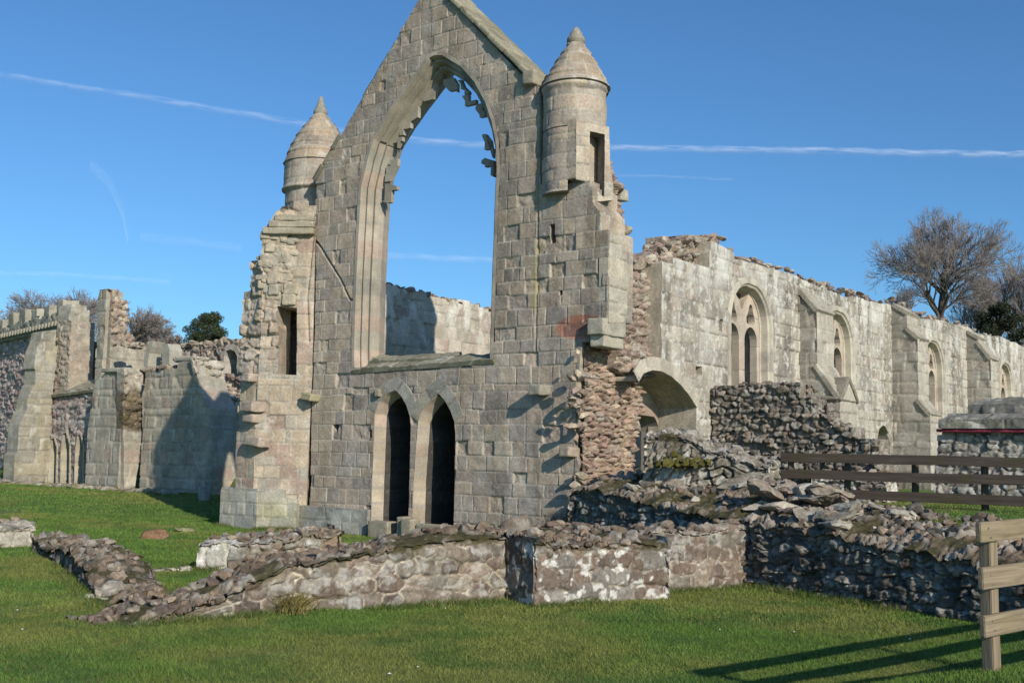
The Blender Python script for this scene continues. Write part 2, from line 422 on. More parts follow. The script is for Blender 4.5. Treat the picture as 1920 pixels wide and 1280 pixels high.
# ------------------------------------------------------------------ materials
def stone_mat(name, bump=.5, scale=22.0, rough=.93, spot=.0, spotcol=(.6, .59, .53), var=.35):
    mt = bpy.data.materials.new(name); mt.use_nodes = True; n = mt.node_tree.nodes; l = mt.node_tree.links
    b = n['Principled BSDF']; b.inputs['Roughness'].default_value = rough; b.inputs['Specular IOR Level'].default_value = .15
    at = n.new('ShaderNodeAttribute'); at.attribute_name = 'col'
    tc = n.new('ShaderNodeTexCoord')
    n1 = n.new('ShaderNodeTexNoise'); n1.inputs['Scale'].default_value = scale; n1.inputs['Detail'].default_value = 8; n1.inputs['Roughness'].default_value = .7
    n2 = n.new('ShaderNodeTexNoise'); n2.inputs['Scale'].default_value = 3.1; n2.inputs['Detail'].default_value = 5
    l.new(tc.outputs['Object'], n1.inputs['Vector']); l.new(tc.outputs['Object'], n2.inputs['Vector'])
    mr = n.new('ShaderNodeMapRange'); mr.inputs['From Min'].default_value = .3; mr.inputs['From Max'].default_value = .7
    mr.inputs['To Min'].default_value = 1 - var; mr.inputs['To Max'].default_value = 1 + var; l.new(n1.outputs['Fac'], mr.inputs['Value'])
    mul = n.new('ShaderNodeVectorMath'); mul.operation = 'SCALE'; l.new(at.outputs['Color'], mul.inputs[0]); l.new(mr.outputs[0], mul.inputs['Scale'])
    mr2 = n.new('ShaderNodeMapRange'); mr2.inputs['From Min'].default_value = .35; mr2.inputs['From Max'].default_value = .68
    mr2.inputs['To Min'].default_value = .86; mr2.inputs['To Max'].default_value = 1.1; l.new(n2.outputs['Fac'], mr2.inputs['Value'])
    mul2 = n.new('ShaderNodeVectorMath'); mul2.operation = 'SCALE'; l.new(mul.outputs[0], mul2.inputs[0]); l.new(mr2.outputs[0], mul2.inputs['Scale'])
    src = mul2.outputs[0]
    if spot > 0:
        n3 = n.new('ShaderNodeTexNoise'); n3.inputs['Scale'].default_value = 9; n3.inputs['Detail'].default_value = 6; n3.inputs['Roughness'].default_value = .62
        l.new(tc.outputs['Object'], n3.inputs['Vector'])
        mr3 = n.new('ShaderNodeMapRange'); mr3.inputs['From Min'].default_value = .58; mr3.inputs['From Max'].default_value = .66; mr3.inputs['To Max'].default_value = spot
        l.new(n3.outputs['Fac'], mr3.inputs['Value'])
        mx = n.new('ShaderNodeMix'); mx.data_type = 'RGBA'; mx.inputs[7].default_value = (*spotcol, 1)
        l.new(mr3.outputs[0], mx.inputs[0]); l.new(src, mx.inputs[6]); src = mx.outputs[2]
    l.new(src, b.inputs['Base Color'])
    bp = n.new('ShaderNodeBump'); bp.inputs['Strength'].default_value = bump; bp.inputs['Distance'].default_value = .02
    l.new(n1.outputs['Fac'], bp.inputs['Height']); l.new(bp.outputs[0], b.inputs['Normal'])
    return mt
M_ASH = stone_mat('ashlar_stone', .6, 20, spot=.42, spotcol=(.56, .53, .47), var=.3)
M_PALE = stone_mat('pale_lichened_ashlar', .5, 18, spot=.45, spotcol=(.62, .62, .56), var=.25)
M_RUB = stone_mat('brown_rubble_stone', .8, 17, spot=.16, spotcol=(.5, .49, .43), var=.42)
M_DARK = stone_mat('dark_rubble_stone', .8, 15, spot=.35, spotcol=(.42, .42, .40))
M_MOULD = stone_mat('dressed_stone', .35, 26, spot=.1, var=.22)
# ------------------------------------------------------------------ terrain
def ground_z(X, Y):
    X = np.asarray(X, float); Y = np.asarray(Y, float)
    # terrace behind the dark retaining wall (right)
    q = (X - 3.79) * .846 + (Y - 17.1) * .533            # signed distance right of that wall's face
    z = 1.15 * sst(.7, 1.7, q) * sst(-6, 2.5, (X - 2.2) * .612 + (Y - 20.5) * .79 + 6)
    # bank under the near fence
    d = np.hypot(X - 4.4, Y - 6.3); z = z + .72 * (1 - sst(.6, 4.7, d))
    z = z + .30 * sst(27, 42, Y) * sst(-3, -13, X) + .5 * sst(44, 60, Y) * sst(-14, -30, X)
    z = z + .05 * (fbm(X * .35, Y * .35, 91, 3) - .5)
    return z

# ------------------------------------------------------------------ great gable
G = Plane(on_z(560, 992)[:2], -37.7)
gbase = A([G.P0[0] + 4 * G.e[0], G.P0[1] + 4 * G.e[1], 0.0])
gable = thing('ruined_gable', 'tall sunlit ashlar gable end with huge empty pointed window and two lancet doorways', 'ruin', gbase)
RES = .018
g_style = ashlar(11, ch=(.23, .41), bw=(.28, .66), pal=BUFF, res=RES, lich=.22, stain=.6, bad=.10)
warm_style = ashlar(11, ch=(.23, .41), bw=(.28, .66), pal=WARM, res=RES, lich=.35, stain=.15, bad=.16)
gp = lambda *pts: [G.px(p) for p in pts]
right_edge = rag(gp((1012, 165), (1012, 345), (1062, 345), (1105, 350), (1110, 378), (1122, 395), (1124, 425), (1140, 430)), .0, 9)
broken = rag(gp((1137, 598), (1112, 603), (1110, 640), (1090, 648), (1086, 690), (1092, 705), (1080, 715), (1084, 770), (1078, 800), (1076, 835), (1084, 870), (1070, 905), (1066, 935), (1058, 985)), .10, .33, 4)
outer = gp((582, 1015), (582, 900), (585, 750), (592, 560), (592, 338), (640, 252), (700, 152), (745, 68), (785, 0), (804, -34), (812, -34), (842, 0), (985, 148), (1008, 162)) + right_edge + gp((1140, 480), (1139, 560)) + broken + gp((1058, 1040))
outer[0] = A([outer[1][0], -.4]); outer[-1] = A([outer[-2][0], -.4])
win = gp((660, 690), (660, 640), (664, 520), (668, 444), (673, 352), (685, 299), (697, 259), (721, 219), (748, 180), (780, 137), (803, 103), (815, 97), (832, 97), (867, 118), (894, 148), (915, 187), (928, 225), (936, 267), (938, 312), (936, 352), (930, 520), (925, 672))
d1 = gp((696, 1015), (698, 900), (703, 775), (712, 752), (726, 738), (741, 731), (752, 741), (762, 759), (769, 780), (770, 800), (768, 900), (764, 1015))
d2 = gp((774, 1015), (776, 900), (784, 790), (792, 770), (806, 752), (822, 737), (834, 750), (845, 770), (852, 790), (854, 810), (853, 900), (850, 1015))
for d in (d1, d2): d[0] = A([d[1][0], .05]); d[-1] = A([d[-2][0], .05])
slits = [gp((1031, 421), (1041, 419), (1041, 455), (1031, 457)), gp((1048, 545), (1055, 544), (1055, 553), (1048, 554)),
         gp((691, 805), (698, 805), (698, 821), (691, 821)), gp((623, 796), (634, 795), (632, 810), (626, 808))]
crack = (gp((585, 445), (600, 462), (618, 492), (636, 520), (648, 545), (656, 562), (683, 561)), .035, .09)
seam = (gp((1010, 170), (1009, 300), (1007, 480), (1004, 660)), .04, .02)
def gb(u, v):  # warm tooth-edged strip at the far end of the gable
    u1 = G.px((612, 800))[0]
    return sst(.25, -.25, u - u1 - .25 * (vn(u * 0 + 2, np.floor(v / .33), 7) - .5) * 2) * sst(5.6, 4.4, v) * .85
greenseam = G.px((1006, 500))[0]
def gs(u, v): return (1 - sst(.0, .22, np.abs(u - greenseam - .1 * (vn(v * 1.5, u * 0, 3) - .5)))) * sst(3.5, 5, v) * sst(10, 8, v)
redc = G.px((1088, 613))
def rd(u, v): return (1 - sst(.55, .7, np.hypot((u - redc[0]) / 1.0, (v - redc[1]) / .42 )))
st = tint(blend(g_style, warm_style, gb), lambda u, v: gs(u, v) * sst(.35, .6, fbm(u * 2, v * 1.3, 8, 3)), (.84, .87, .70))
st = tint(st, rd, (1.05, .62, .55))
mb = MB(); panel(mb, G.P, outer, st, RES, [win, d1, d2] + slits, thick=1.0, grooves=[crack, seam], nside=4)
# little backs for the slits
for s in slits[1:]:
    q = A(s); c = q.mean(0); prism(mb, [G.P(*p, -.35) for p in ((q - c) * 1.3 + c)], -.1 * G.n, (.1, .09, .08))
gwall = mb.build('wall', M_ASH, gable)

# moulded window surround
mb = MB()
prof = [(-.005, .012), (.09, .012), (.13, -.08), (.14, -.14), (.21, -.12), (.24, -.22), (.25, -.30), (.33, -.28), (.38, -.42), (.38, -.56), (.16, -.98), (.0, -1.01)]
sweep(mb, win, prof, G.P, [(.37, .325, .26, 4), (.33, .30, .24, 3), (.385, .31, .25, 2), (.30, .28, .235, 2)], seed=3, vlen=.46)
wframe = mb.build('window_frame', M_MOULD, gable)
# broken tracery stumps on the inner edge of the arch
z7 = lambda pts: [(660 + x / 3.763, 60 + y / 3.763) for x, y in pts]
SH = [[(505, 300), (560, 260), (635, 300), (600, 370), (600, 425), (580, 485), (505, 470), (520, 400)],
      [(648, 290), (720, 320), (745, 365), (748, 430), (690, 425), (650, 380)],
      [(745, 340), (830, 420), (835, 440), (800, 405), (770, 405)],
      [(780, 460), (825, 440), (885, 480), (880, 515), (840, 520), (800, 490)],
      [(880, 510), (930, 560), (945, 600), (905, 590), (872, 545)],
      [(920, 735), (945, 715), (985, 770), (1000, 900), (975, 830), (940, 780)],
      [(915, 905), (940, 885), (1005, 905), (1005, 1030), (985, 1020), (988, 970), (940, 955), (915, 930)],
      [(440, 490), (500, 440), (515, 470), (470, 545), (430, 575)],
      [(345, 625), (400, 575), (440, 562), (475, 600), (420, 635), (385, 690), (365, 735), (340, 690)],
      [(290, 700), (320, 670), (362, 740), (350, 775), (325, 825), (295, 790)],
      [(245, 950), (275, 900), (330, 940), (300, 1000), (270, 1060), (235, 1010)],
      [(235, 1090), (255, 1065), (325, 1085), (325, 1112), (285, 1130), (250, 1215), (205, 1200)]]
Rr = random.Random(5)
for i, sh in enumerate(SH):
    q = [G.px(p, -.40) for p in z7(sh)]; c_ = sum(q) / len(q); q = [c_ + (x_ - c_) * .92 for x_ in q]; q = rag(q + [q[0]], .012, .30, i)[:-1]
    mb = MB(); prism(mb, [G.P(u, v, -.37) for u, v in q], -.11 * G.n, A([.33, .30, .245]) * Rr.uniform(.8, 1.1))
    trac = mb.build('tracery_stump', M_MOULD, gable, smooth=False); trac.parent = wframe

# sill: two broken sloping slabs
slab = ashlar(77, ch=(.9, 1.0), bw=(.5, 1.2), pal=[(.25, .235, .17, 3), (.22, .21, .15, 3), (.29, .27, .21, 2)], rough=.03, jit=.03, res=.03, lich=.6, jw=.02)
mb = MB()
def quadpanel(mb, P00, P10, P11, P01, style, res, dsc=1.0, us=0, vs=0):
    """sloped slab surface between four corners"""
    P00, P10, P11, P01 = map(A, (P00, P10, P11, P01)); Lu = np.linalg.norm(P10 - P00); Lv = np.linalg.norm(P01 - P00)
    n = np.cross(P10 - P00, P01 - P00); n = n / np.linalg.norm(n)
    def mf(u, v, d):
        a = (np.asarray(u) / Lu)[..., None]; b = (np.asarray(v) / Lv)[..., None]
        return (P00 * (1 - a) + P10 * a) * (1 - b) + (P01 * (1 - a) + P11 * a) * b + np.asarray(d)[..., None] * n
    panel(mb, mf, [(0, 0), (Lu, 0), (Lu, Lv), (0, Lv)], lambda u, v: style(u + us, v + vs), res, thick=.12, back=False, dscale=dsc, nside=2)
uL, vL = G.px((662, 694)); uR, vR = G.px((928, 674))
quadpanel(mb, G.P(uL, vL + .02, .07), G.P(uR, vR + .02, .07), G.P(uR, vR + .22, -.40), G.P(uL, vL + .22, -.40), slab, .03, 1.0)
u2 = G.px((828, 660))[0]
quadpanel(mb, G.P(uL + .3, vL + .27, -.22), G.P(u2, vL + .25, -.22), G.P(u2, vL + .42, -.72), G.P(uL + .3, vL + .42, -.72), slab, .03, 1.2, 3, 1)
quadpanel(mb, G.P(uL, vL + .24, -.42), G.P(uR, vR + .24, -.42), G.P(uR, vR + .20, -1.02), G.P(uL, vL + .20, -1.02), slab, .04, 1.0, 1, 2)
mb.build('window_sill', M_ASH, gable)

# lancet doorways: splayed jambs, then a lobby coloured near black to give its shade
vouss = [(.33, .315, .27, 3), (.30, .285, .245, 3), (.35, .315, .25, 2)]
jambp = [(.40, .34, .255, 3), (.375, .325, .255, 3), (.39, .31, .245, 2)]
for k, d in enumerate((d1, d2)):
    mb = MB()
    sweep(mb, d, [(0, .004), (.012, -.01), (.13, -.28)], G.P, jambp, seed=31 + k, vlen=.36, joint=.012)
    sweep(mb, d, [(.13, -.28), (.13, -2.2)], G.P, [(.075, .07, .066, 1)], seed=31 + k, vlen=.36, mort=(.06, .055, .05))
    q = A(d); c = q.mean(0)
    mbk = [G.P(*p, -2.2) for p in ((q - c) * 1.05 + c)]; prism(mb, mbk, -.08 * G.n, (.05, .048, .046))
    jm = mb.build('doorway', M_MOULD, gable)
    arch = [p for p in d if p[1] > G.px((740, 790))[1] - .12]
    mb = MB(); sweep(mb, arch, [(-.30, -.02), (-.30, .012), (-.005, .014), (0, -.01)], G.P, vouss, seed=41 + k, vlen=.33, joint=.014, mort=(.20, .18, .15))
    a = mb.build('arch_stones', M_ASH, gable); a.parent = jm
    # step block at the foot
mb = MB(); Rr = random.Random(9)
for (x0, x1, y0, y1, o) in ((703, 741, 977, 995, .1), (758, 772, 968, 1002, .12), (770, 790, 972, 1000, .2), (792, 846, 984, 998, .08)):
    a = G.px((x0, y1)); b = G.px((x1, y0)); c = (a + b) / 2
    rbox(mb, G.P(c[0], c[1] - .1, o), [G.e, G.n, (0, 0, 1)], [(b[0] - a[0]) / 2, .16, (b[1] - a[1]) / 2 + .1], .03, (.30, .27, .2), .008, Rr)
mb.build('threshold_stone', M_ASH, gable)

# projecting corbels and putlog stones
Rr = random.Random(21)
def corbel(px0, py0, px1, py1, out=.3, col=(.30, .28, .22), off=0.0, drop=.45, pl=G, parent=gable):
    a = pl.px((px0, py1), off); b = pl.px((px1, py0), off); mb = MB(); c = (a + b) / 2; R_ = random.Random(int(px0 * 7 + py0))
    tl = R_.uniform(-.12, .12); e2 = pl.e * math.cos(tl) + A([0, 0, 1.0]) * math.sin(tl); up2 = A([0, 0, 1.0]) * math.cos(tl) - pl.e * math.sin(tl)
    rbox(mb, pl.P(c[0], c[1], off + out / 2 - .08), [e2, pl.n, up2], [(b[0] - a[0]) / 2, out / 2 + .08, (b[1] - a[1]) / 2], .03, A(col) * R_.uniform(.85, 1.1), .02, R_)
    return mb.build('corbel', M_ASH, parent)
corbel(1010, 722, 1032, 742, .38); corbel(582, 738, 600, 752, .33, (.34, .31, .2)); corbel(1062, 838, 1082, 856, .3, (.4, .33, .25))
corbel(706, 728, 716, 744, .10)

# gable coping: slabs lying on both slopes
mb = MB(); Rr = random.Random(12)
def coping(p0, p1, n, col, th, front, back=-1.04, ov=0.0):
    a = G.px(p0); b = G.px(p1); d = b - a; L = np.linalg.norm(d); d = d / L; nn = A([-d[1], d[0]])
    if nn[1] < 0: nn = -nn
    D = d[0] * G.e + d[1] * A([0, 0, 1]); N = nn[0] * G.e + nn[1] * A([0, 0, 1])
    t = 0
    for i in range(n):
        l = L / n; c = a + d * (t + l / 2) + nn * th * .5; t += l
        o = Rr.uniform(-.025, .025)
        rbox(mb, G.P(c[0], c[1], (front + back) / 2 + o), [D, N, G.n], [l / 2 - .004, th / 2 + Rr.uniform(0, .02), (front - back) / 2], .035, A(col) * Rr.uniform(.8, 1.15), .008, Rr)
coping((1004, 158), (838, -6), 6, (.29, .265, .185), .11, .10)
coping((838, -6), (808, -38), 1, (.29, .265, .185), .11, .10)
coping((592, 340), (641, 253), 3, (.22, .21, .16), .09, .05)
coping((641, 253), (806, -36), 8, (.30, .28, .235), .04, -.01)
u, v = G.px((997, 148)); rbox(mb, G.P(u, v, -.42), [G.e, G.n, (0, 0, 1)], [.17, .58, .17], .05, (.32, .29, .22), .012, Rr)
mb.build('coping', M_ASH, gable)

# ---- stair turrets with stone cones
def turret(cpx, ybase, rad, poff, zbot, zc, ztip, seed, fin, pal, bulge=0.0, rim=.04, strings=(), upper=None, label=None):
    u, v = G.px((cpx, ybase)); C = G.P(u, v, poff); cx, cy = C[0], C[1]
    # keep the axis on the line of sight when pushed off the gable's face
    d = ray(cpx, ybase); t = ((G.P0 + poff * G.n - CAM) @ G.n) / (d @ G.n); Cc = CAM + t * d; cx, cy = Cc[0], Cc[1]
    sty = ashlar(seed, ch=(.26, .36), bw=(.42, .7), pal=pal, res=.03, lich=.25, stain=.2, rough=.008)
    def cyl(u, v, d):
        r = rad + np.asarray(d)
        for (zs, dr, w_) in strings: r = r + dr * np.exp(-((v - zs) / w_) ** 2)
        if upper: r = r - upper[1] * sst(upper[0] + .03, upper[0] - .03, v)
        a = np.asarray(u) / rad
        return np.stack([cx + r * np.cos(a), cy + r * np.sin(a), np.asarray(v) + 0 * a], -1)
    mb = MB(); per = 2 * math.pi * rad
    panel(mb, cyl, [(0, zbot), (per, zbot), (per, zc), (0, zc)], sty, .03, snap=True)
    # underside
    a = np.linspace(0, 2 * math.pi, 40)[:-1]; r0 = rad - (upper[1] if upper else 0)
    V = np.stack([cx + r0 * np.cos(a), cy + r0 * np.sin(a), a * 0 + zbot], 1); V = np.concatenate([V, [[cx, cy, zbot - .02]]])
    mb.add(V, T=[[39 - 0, (i + 1) % 39, i] if False else [39, (i + 1) % 39, i] for i in range(39)], C=(.28, .26, .22))
    body = mb.build('turret', M_ASH, gable)
    # cone in overlapping courses
    H = ztip - zc; sl_ = math.hypot(H, rad + .07); nrow = 6
    csty = ashlar(seed + 3, ch=(.30, .40), bw=(.5, .9), pal=[(c[0] * .92, c[1] * .9, c[2] * .86, c[3]) for c in pal], res=.03, lich=.55, stain=.2, jit=.012)
    def cone(u, v, d):
        t = np.clip(np.asarray(v) / sl_, 0, 1); row = np.floor(t * nrow + .04); fr = t * nrow + .04 - row
        r = (rad + rim) * (1 - t) + .05 * t + bulge * np.sin(t * math.pi) + .035 * (1 - fr) * (t < .97) + np.asarray(d)
        a = np.asarray(u) / rad
        return np.stack([cx + r * np.cos(a), cy + r * np.sin(a), zc + H * t + 0 * a], -1)
    mb = MB(); panel(mb, cone, [(0, 0), (per, 0), (per, sl_), (0, sl_)], csty, .03)
    V = np.stack([cx + (rad + rim + .03) * np.cos(a), cy + (rad + rim + .03) * np.sin(a), a * 0 + zc], 1); V = np.concatenate([V, [[cx, cy, zc - .05]]])
    mb.add(V, T=[[39, (i + 1) % 39, i] for i in range(39)], C=(.28, .26, .22))
    cn = mb.build('cone_roof', M_ASH, gable); cn.parent = body
    mb = MB(); a = np.linspace(0, 2 * math.pi, 17); zt = zc + H
    prof = fin
    V = A([[cx + r * math.cos(t), cy + r * math.sin(t), zt + z] for r, z in prof for t in a[:-1]])
    Q = [[i * 16 + j, i * 16 + (j + 1) % 16, (i + 1) * 16 + (j + 1) % 16, (i + 1) * 16 + j] for i in range(len(prof) - 1) for j in range(16)]
    mb.add(V, Q, C=A([.28, .26, .21]) * .95); fo = mb.build('finial', M_ASH, gable); fo.parent = cn
    return cx, cy, body
zz = lambda px, py, o=0.0: G.px((px, py), o)[1]
TR = turret(1079, 150, .70, -.45, zz(1079, 238), zz(1079, 143, .25), zz(1083, 70, -.45), 51, [(.17, -.16), (.21, -.10), (.20, -.03), (.15, .04), (.13, .10), (.05, .22), (.0, .25)], BUFF + WARM[:1],
            bulge=.05, strings=((zz(1079, 149, .25), .05, .06),))
TL = turret(598, 290, .92, -1.0, zz(560, 405, -.1) - 1.6, zz(598, 287, -.1), zz(606, 206, -1.0), 57, [(.17, -.14), (.20, -.07), (.18, 0), (.14, .06), (.04, .38), (.0, .40)], WARM[:1] + BUFF,
            bulge=.14, rim=.0, strings=((zz(560, 346, -.1), .05, .05),), upper=(zz(560, 349, -.1), .06))
# ---- broken stair doorway under the right-hand turret
WANG = 52.3
cx, cy, trb = TR
lowsty = ashlar(52, ch=(.26, .36), bw=(.42, .7), pal=BUFF + WARM[:1], res=.03, lich=.25, stain=.2)
def cyl2(u, v, d):
    a = np.asarray(u) / .70; r = .70 + np.asarray(d); return np.stack([cx + r * np.cos(a), cy + r * np.sin(a), np.asarray(v) + 0 * a], -1)
mb = MB(); zl, zh = zz(1035, 366), zz(1079, 240)
panel(mb, cyl2, [(math.radians(130) * .7, zl), (math.radians(256) * .7, zl), (math.radians(256) * .7, zh), (math.radians(130) * .7, zh)], lowsty, .03)
a = np.radians(np.linspace(130, 256, 16)); V = np.concatenate([np.stack([cx + .7 * np.cos(a), cy + .7 * np.sin(a), a * 0 + zl], 1), [[cx, cy, zl]]])
mb.add(V, T=[[16, i + 1, i] for i in range(15)], C=(.28, .26, .22))
o = mb.build('turret_base', M_ASH, gable); o.parent = trb
OD = .20
ud = G.px((1080, 300), OD)[0]; u63 = G.px((1063, 300), OD)[0]
SD = Plane(G.P(ud, 0.0, OD), 17)
mb = MB()
zt = zz(1079, 228); zb1 = G.px((1070, 335), OD)[1]
panel(mb, G.P, [(u63, zb1), (ud, zb1), (ud, zt), (u63, zt)], lowsty, .03, thick=.9, d0=OD, back=False)
dq = lambda *pts: [SD.px(p) for p in pts]
wpal = [(.43, .37, .29, 3), (.40, .33, .26, 3), (.38, .34, .28, 2)]
dsty = ashlar(53, ch=(.28, .4), bw=(.35, .6), pal=wpal, res=.03, lich=.15, stain=.1)
panel(mb, SD.P, dq((1080, 228), (1142, 238), (1144, 300), (1150, 345), (1150, 375), (1122, 378), (1112, 366), (1100, 340), (1080, 336)), dsty, .03,
      [dq((1106, 246), (1134, 252), (1134, 290), (1133, 370), (1112, 352), (1105, 346))], thick=.9, back=True, sidecol=(.22, .2, .18))  # reveals darker than the face: inner shade put into the colour
panel(mb, SD.off(-.93).P, dq((1070, 225), (1160, 232), (1165, 380), (1080, 380)), dsty, .05)
o = mb.build('stair_doorway', M_ASH, gable); o.parent = trb

# ---- broken right-hand corner: quoins, rubble core, scar of a lost wall
W = Plane(G.P(G.px((1140, 600))[0], 0.0), WANG)
rubw = rubble(61, .25, .105, pal=[(.30, .21, .16, 4), (.26, .175, .14, 3), (.34, .26, .19, 3), (.29, .24, .195, 2), (.37, .295, .215, 1.5)], mort=(.38, .29, .21), jw=.03, jd=.07, jit=.05, rough=.03, lich=.2, res=.028, course=.55)
rubm = rubble(62, .28, .20, pal=[(.36, .29, .22, 4), (.40, .31, .23, 3), (.31, .25, .2, 3)], mort=(.52, .46, .36), jw=.05, jd=.03, jit=.02, rough=.02, lich=.15, res=.024, course=.4, mv=.3)
wq = lambda pts, off=0.0: [W.px(p, off) for p in pts]
ob_ = -(W.P0 - G.P(G.px((1092, 700))[0], 0.0)) @ W.n     # offset of the broken lower face from W
zsplit = W.px((1130, 905), ob_)[1]
mb = MB()
sR = blend(rubm, rubw, lambda u, v: sst(zsplit - .15, zsplit + .15, v + .25 * (vn(u * 2, v * 2, 3) - .5)))
poly = rag(wq([(1078, 1030), (1080, 905), (1074, 860), (1088, 790), (1082, 720), (1092, 660), (1104, 640), (1165, 652), (1200, 676), (1206, 700), (1196, 725), (1206, 750), (1188, 775), (1198, 810), (1190, 850), (1206, 885), (1180, 905), (1173, 940), (1172, 1030)], ob_), .07, .3, 8)
poly[0][1] = poly[-1][1] = -.3
uclip = W.px((1088, 800), ob_)[0]
for q in poly: q[0] = max(q[0], .07 + .10 * random.Random(int(q[1] * 50)).random())
panel(mb, W.P, poly, sR, .022, thick=.05, d0=ob_ + .02, back=False, dscale=1.25, sidecol=(.28, .22, .17))
Rr = random.Random(31)
for i in range(34):                                         # loose stones bristling along the broken edges
    t = Rr.random(); py_ = 655 + 320 * t; px_ = Rr.choice([1080, 1086, 1076]) + Rr.uniform(-8, 10)
    q = W.px((px_, py_), ob_); rock(mb, W.P(q[0], q[1], ob_ + Rr.uniform(-.05, .08)), Rr.uniform(.06, .14), Rr, pal=[(.36, .28, .21, 2), (.40, .34, .25, 1), (.29, .22, .18, 2)], flat=.7)
for i in range(26):
    q = W.px((Rr.uniform(1100, 1200), Rr.uniform(640, 880)), ob_); rock(mb, W.P(q[0], q[1], ob_ + Rr.uniform(-.03, .06)), Rr.uniform(.06, .13), Rr, pal=[(.36, .28, .21, 2), (.42, .34, .25, 1), (.30, .22, .18, 2)], flat=.5)
mb.build('rubble_core', M_RUB, gable)
# quoins left hanging at the corner
Rr = random.Random(33)
for (x0, x1, y0, y1, off, dp) in ((1128, 1171, 603, 627, -.03, .4), (1130, 1168, 627, 650, -.07, .35), (1166, 1184, 474, 496, -.25, .3), (1163, 1177, 357, 374, -.45, .2), (1164, 1180, 500, 524, -.2, .3)):
    a = W.px((x0, y1), off); b = W.px((x1, y0), off); c = (a + b) / 2; mb = MB()
    rbox(mb, W.P(c[0], c[1], off - dp / 2 + .03), [W.e, W.n, (0, 0, 1)], [(b[0] - a[0]) / 2, dp / 2, (b[1] - a[1]) / 2 - .005], .03, A(Rr.choice([(.42, .38, .30), (.40, .35, .27), (.38, .35, .28)])), .014, Rr)
    mb.build('quoin', M_ASH, gable)
mb = MB(); cst = ashlar(55, ch=(.28, .42), bw=(.45, .8), pal=[(.40, .36, .285, 3), (.43, .385, .30, 2), (.375, .345, .28, 2)], res=.026, lich=.4, mort=(.3, .26, .2), jd=.03)
poly = wq([(1139.5, 604), (1139.5, 430)], .03) + rag(wq([(1158, 432), (1168, 440), (1174, 470), (1180, 500), (1182, 540), (1178, 575), (1172, 604)], .03), .06, .32, 5)
for q in poly: q[0] = max(q[0], .006)
panel(mb, W.P, poly, cst, .026, thick=.25, d0=.012); mb.build('corner_facing', M_ASH, gable)
# ragged rubble edge going up behind the corner
mb = MB(); o2 = -.45
poly = rag(wq([(1142, 660), (1142, 380), (1146, 300), (1152, 300), (1158, 350), (1168, 380), (1164, 410), (1174, 440), (1176, 480), (1186, 500), (1190, 560), (1200, 600), (1200, 670)], o2), .10, .26, 15)
panel(mb, W.P, poly, rubw, .03, thick=.5, d0=o2, back=True, dscale=1.3)
for i in range(40):
    t = Rr.random(); py_ = 340 + 170 * t; q = W.px((1152 + 28 * t + Rr.uniform(-6, 6), py_), o2); rock(mb, W.P(q[0], q[1], o2 - Rr.uniform(0, .35)), Rr.uniform(.08, .17), Rr, pal=[(.38, .31, .24, 2), (.42, .37, .29, 1), (.30, .23, .19, 2)], flat=.6)
mb.build('rubble_edge', M_RUB, gable)
# plants
# ---- stair-turret stub at the far (left) corner of the gable: one face turned to the camera
u590 = G.px((589, 600))[0]
LB = Plane(G.P(u590, 0.0), -4)
lq = lambda pts, off=0.0: [LB.px(p, off) for p in pts]
broken_st = rubble(71, .55, .33, pal=WARM + BUFF[:2], mort=(.36, .31, .24), jw=.02, jd=.04, jit=.06, rough=.03, lich=.45, res=.03, course=.8)
ux0 = LB.px((545, 480))[0]
lsty = blend(ashlar(11, ch=(.26, .40), bw=(.32, .66), pal=WARM, res=.03, lich=.4, stain=.2, bad=.12), broken_st,
             lambda u, v: sst(3.6, 4.8, v) * sst(ux0 + .25, ux0 - .1, u + .3 * (vn(v * 3, v * 0, 4) - .5)) * .95)
edge = [(530, 388), (516, 398), (500, 425), (492, 440), (483, 488), (470, 490), (466, 545), (453, 560), (450, 640), (445, 690), (452, 720), (446, 760)]
ucn = LB.px((487, 640))[0]; PB = Plane(LB.P(ucn, 0.0), -37.7); pbq = lambda pts: [PB.px(p) for p in pts]
up_ = [(530, 388), (516, 398), (500, 425), (492, 440), (487, 470)]
poly = lq([(566, 1010), (589, 600), (592, 400), (594, 385)]) + rag(lq(up_), .05, .3, 6) + [A([ucn, LB.px((487, 480))[1]]), A([ucn, -.3])]
poly[0] = A([poly[1][0] - .02, -.3]); poly[1] = A([poly[1][0], 4.0])
mb = MB()
door = lq([(519, 573), (557, 577), (556, 703), (522, 701), (522, 612), (519, 606)])
gro = [(lq([(590, 405), (575, 560), (578, 640)]), .05, .06)]
panel(mb, LB.P, poly, lsty, .026, [door], thick=1.3, dscale=1.15, grooves=gro)
eL = [(487, 480), (483, 488), (471, 491), (466, 545), (453, 560), (450, 640), (446, 690), (452, 720), (446, 760)]
poly = [A([0.0, -.3]), A([0.0, PB.px((487, 480))[1]])] + rag(pbq(eL), .06, .35, 7) + pbq([(442, 850), (440, 1000)]); poly[-1][1] = -.3
panel(mb, PB.P, poly, blend(lsty, broken_st, lambda u, v: sst(3.4, 4.4, v) * .9), .026, thick=1.0, dscale=1.2)
edge = up_ + eL
dp = A(door); dc = dp.mean(0); prism(mb, [LB.P(*p, -1.22) for p in ((dp - dc) * 1.15 + dc)], -.06 * LB.n, (.12, .11, .1))  # dark-coloured back stands in for shade inside the slit doorway
Rr = random.Random(41)
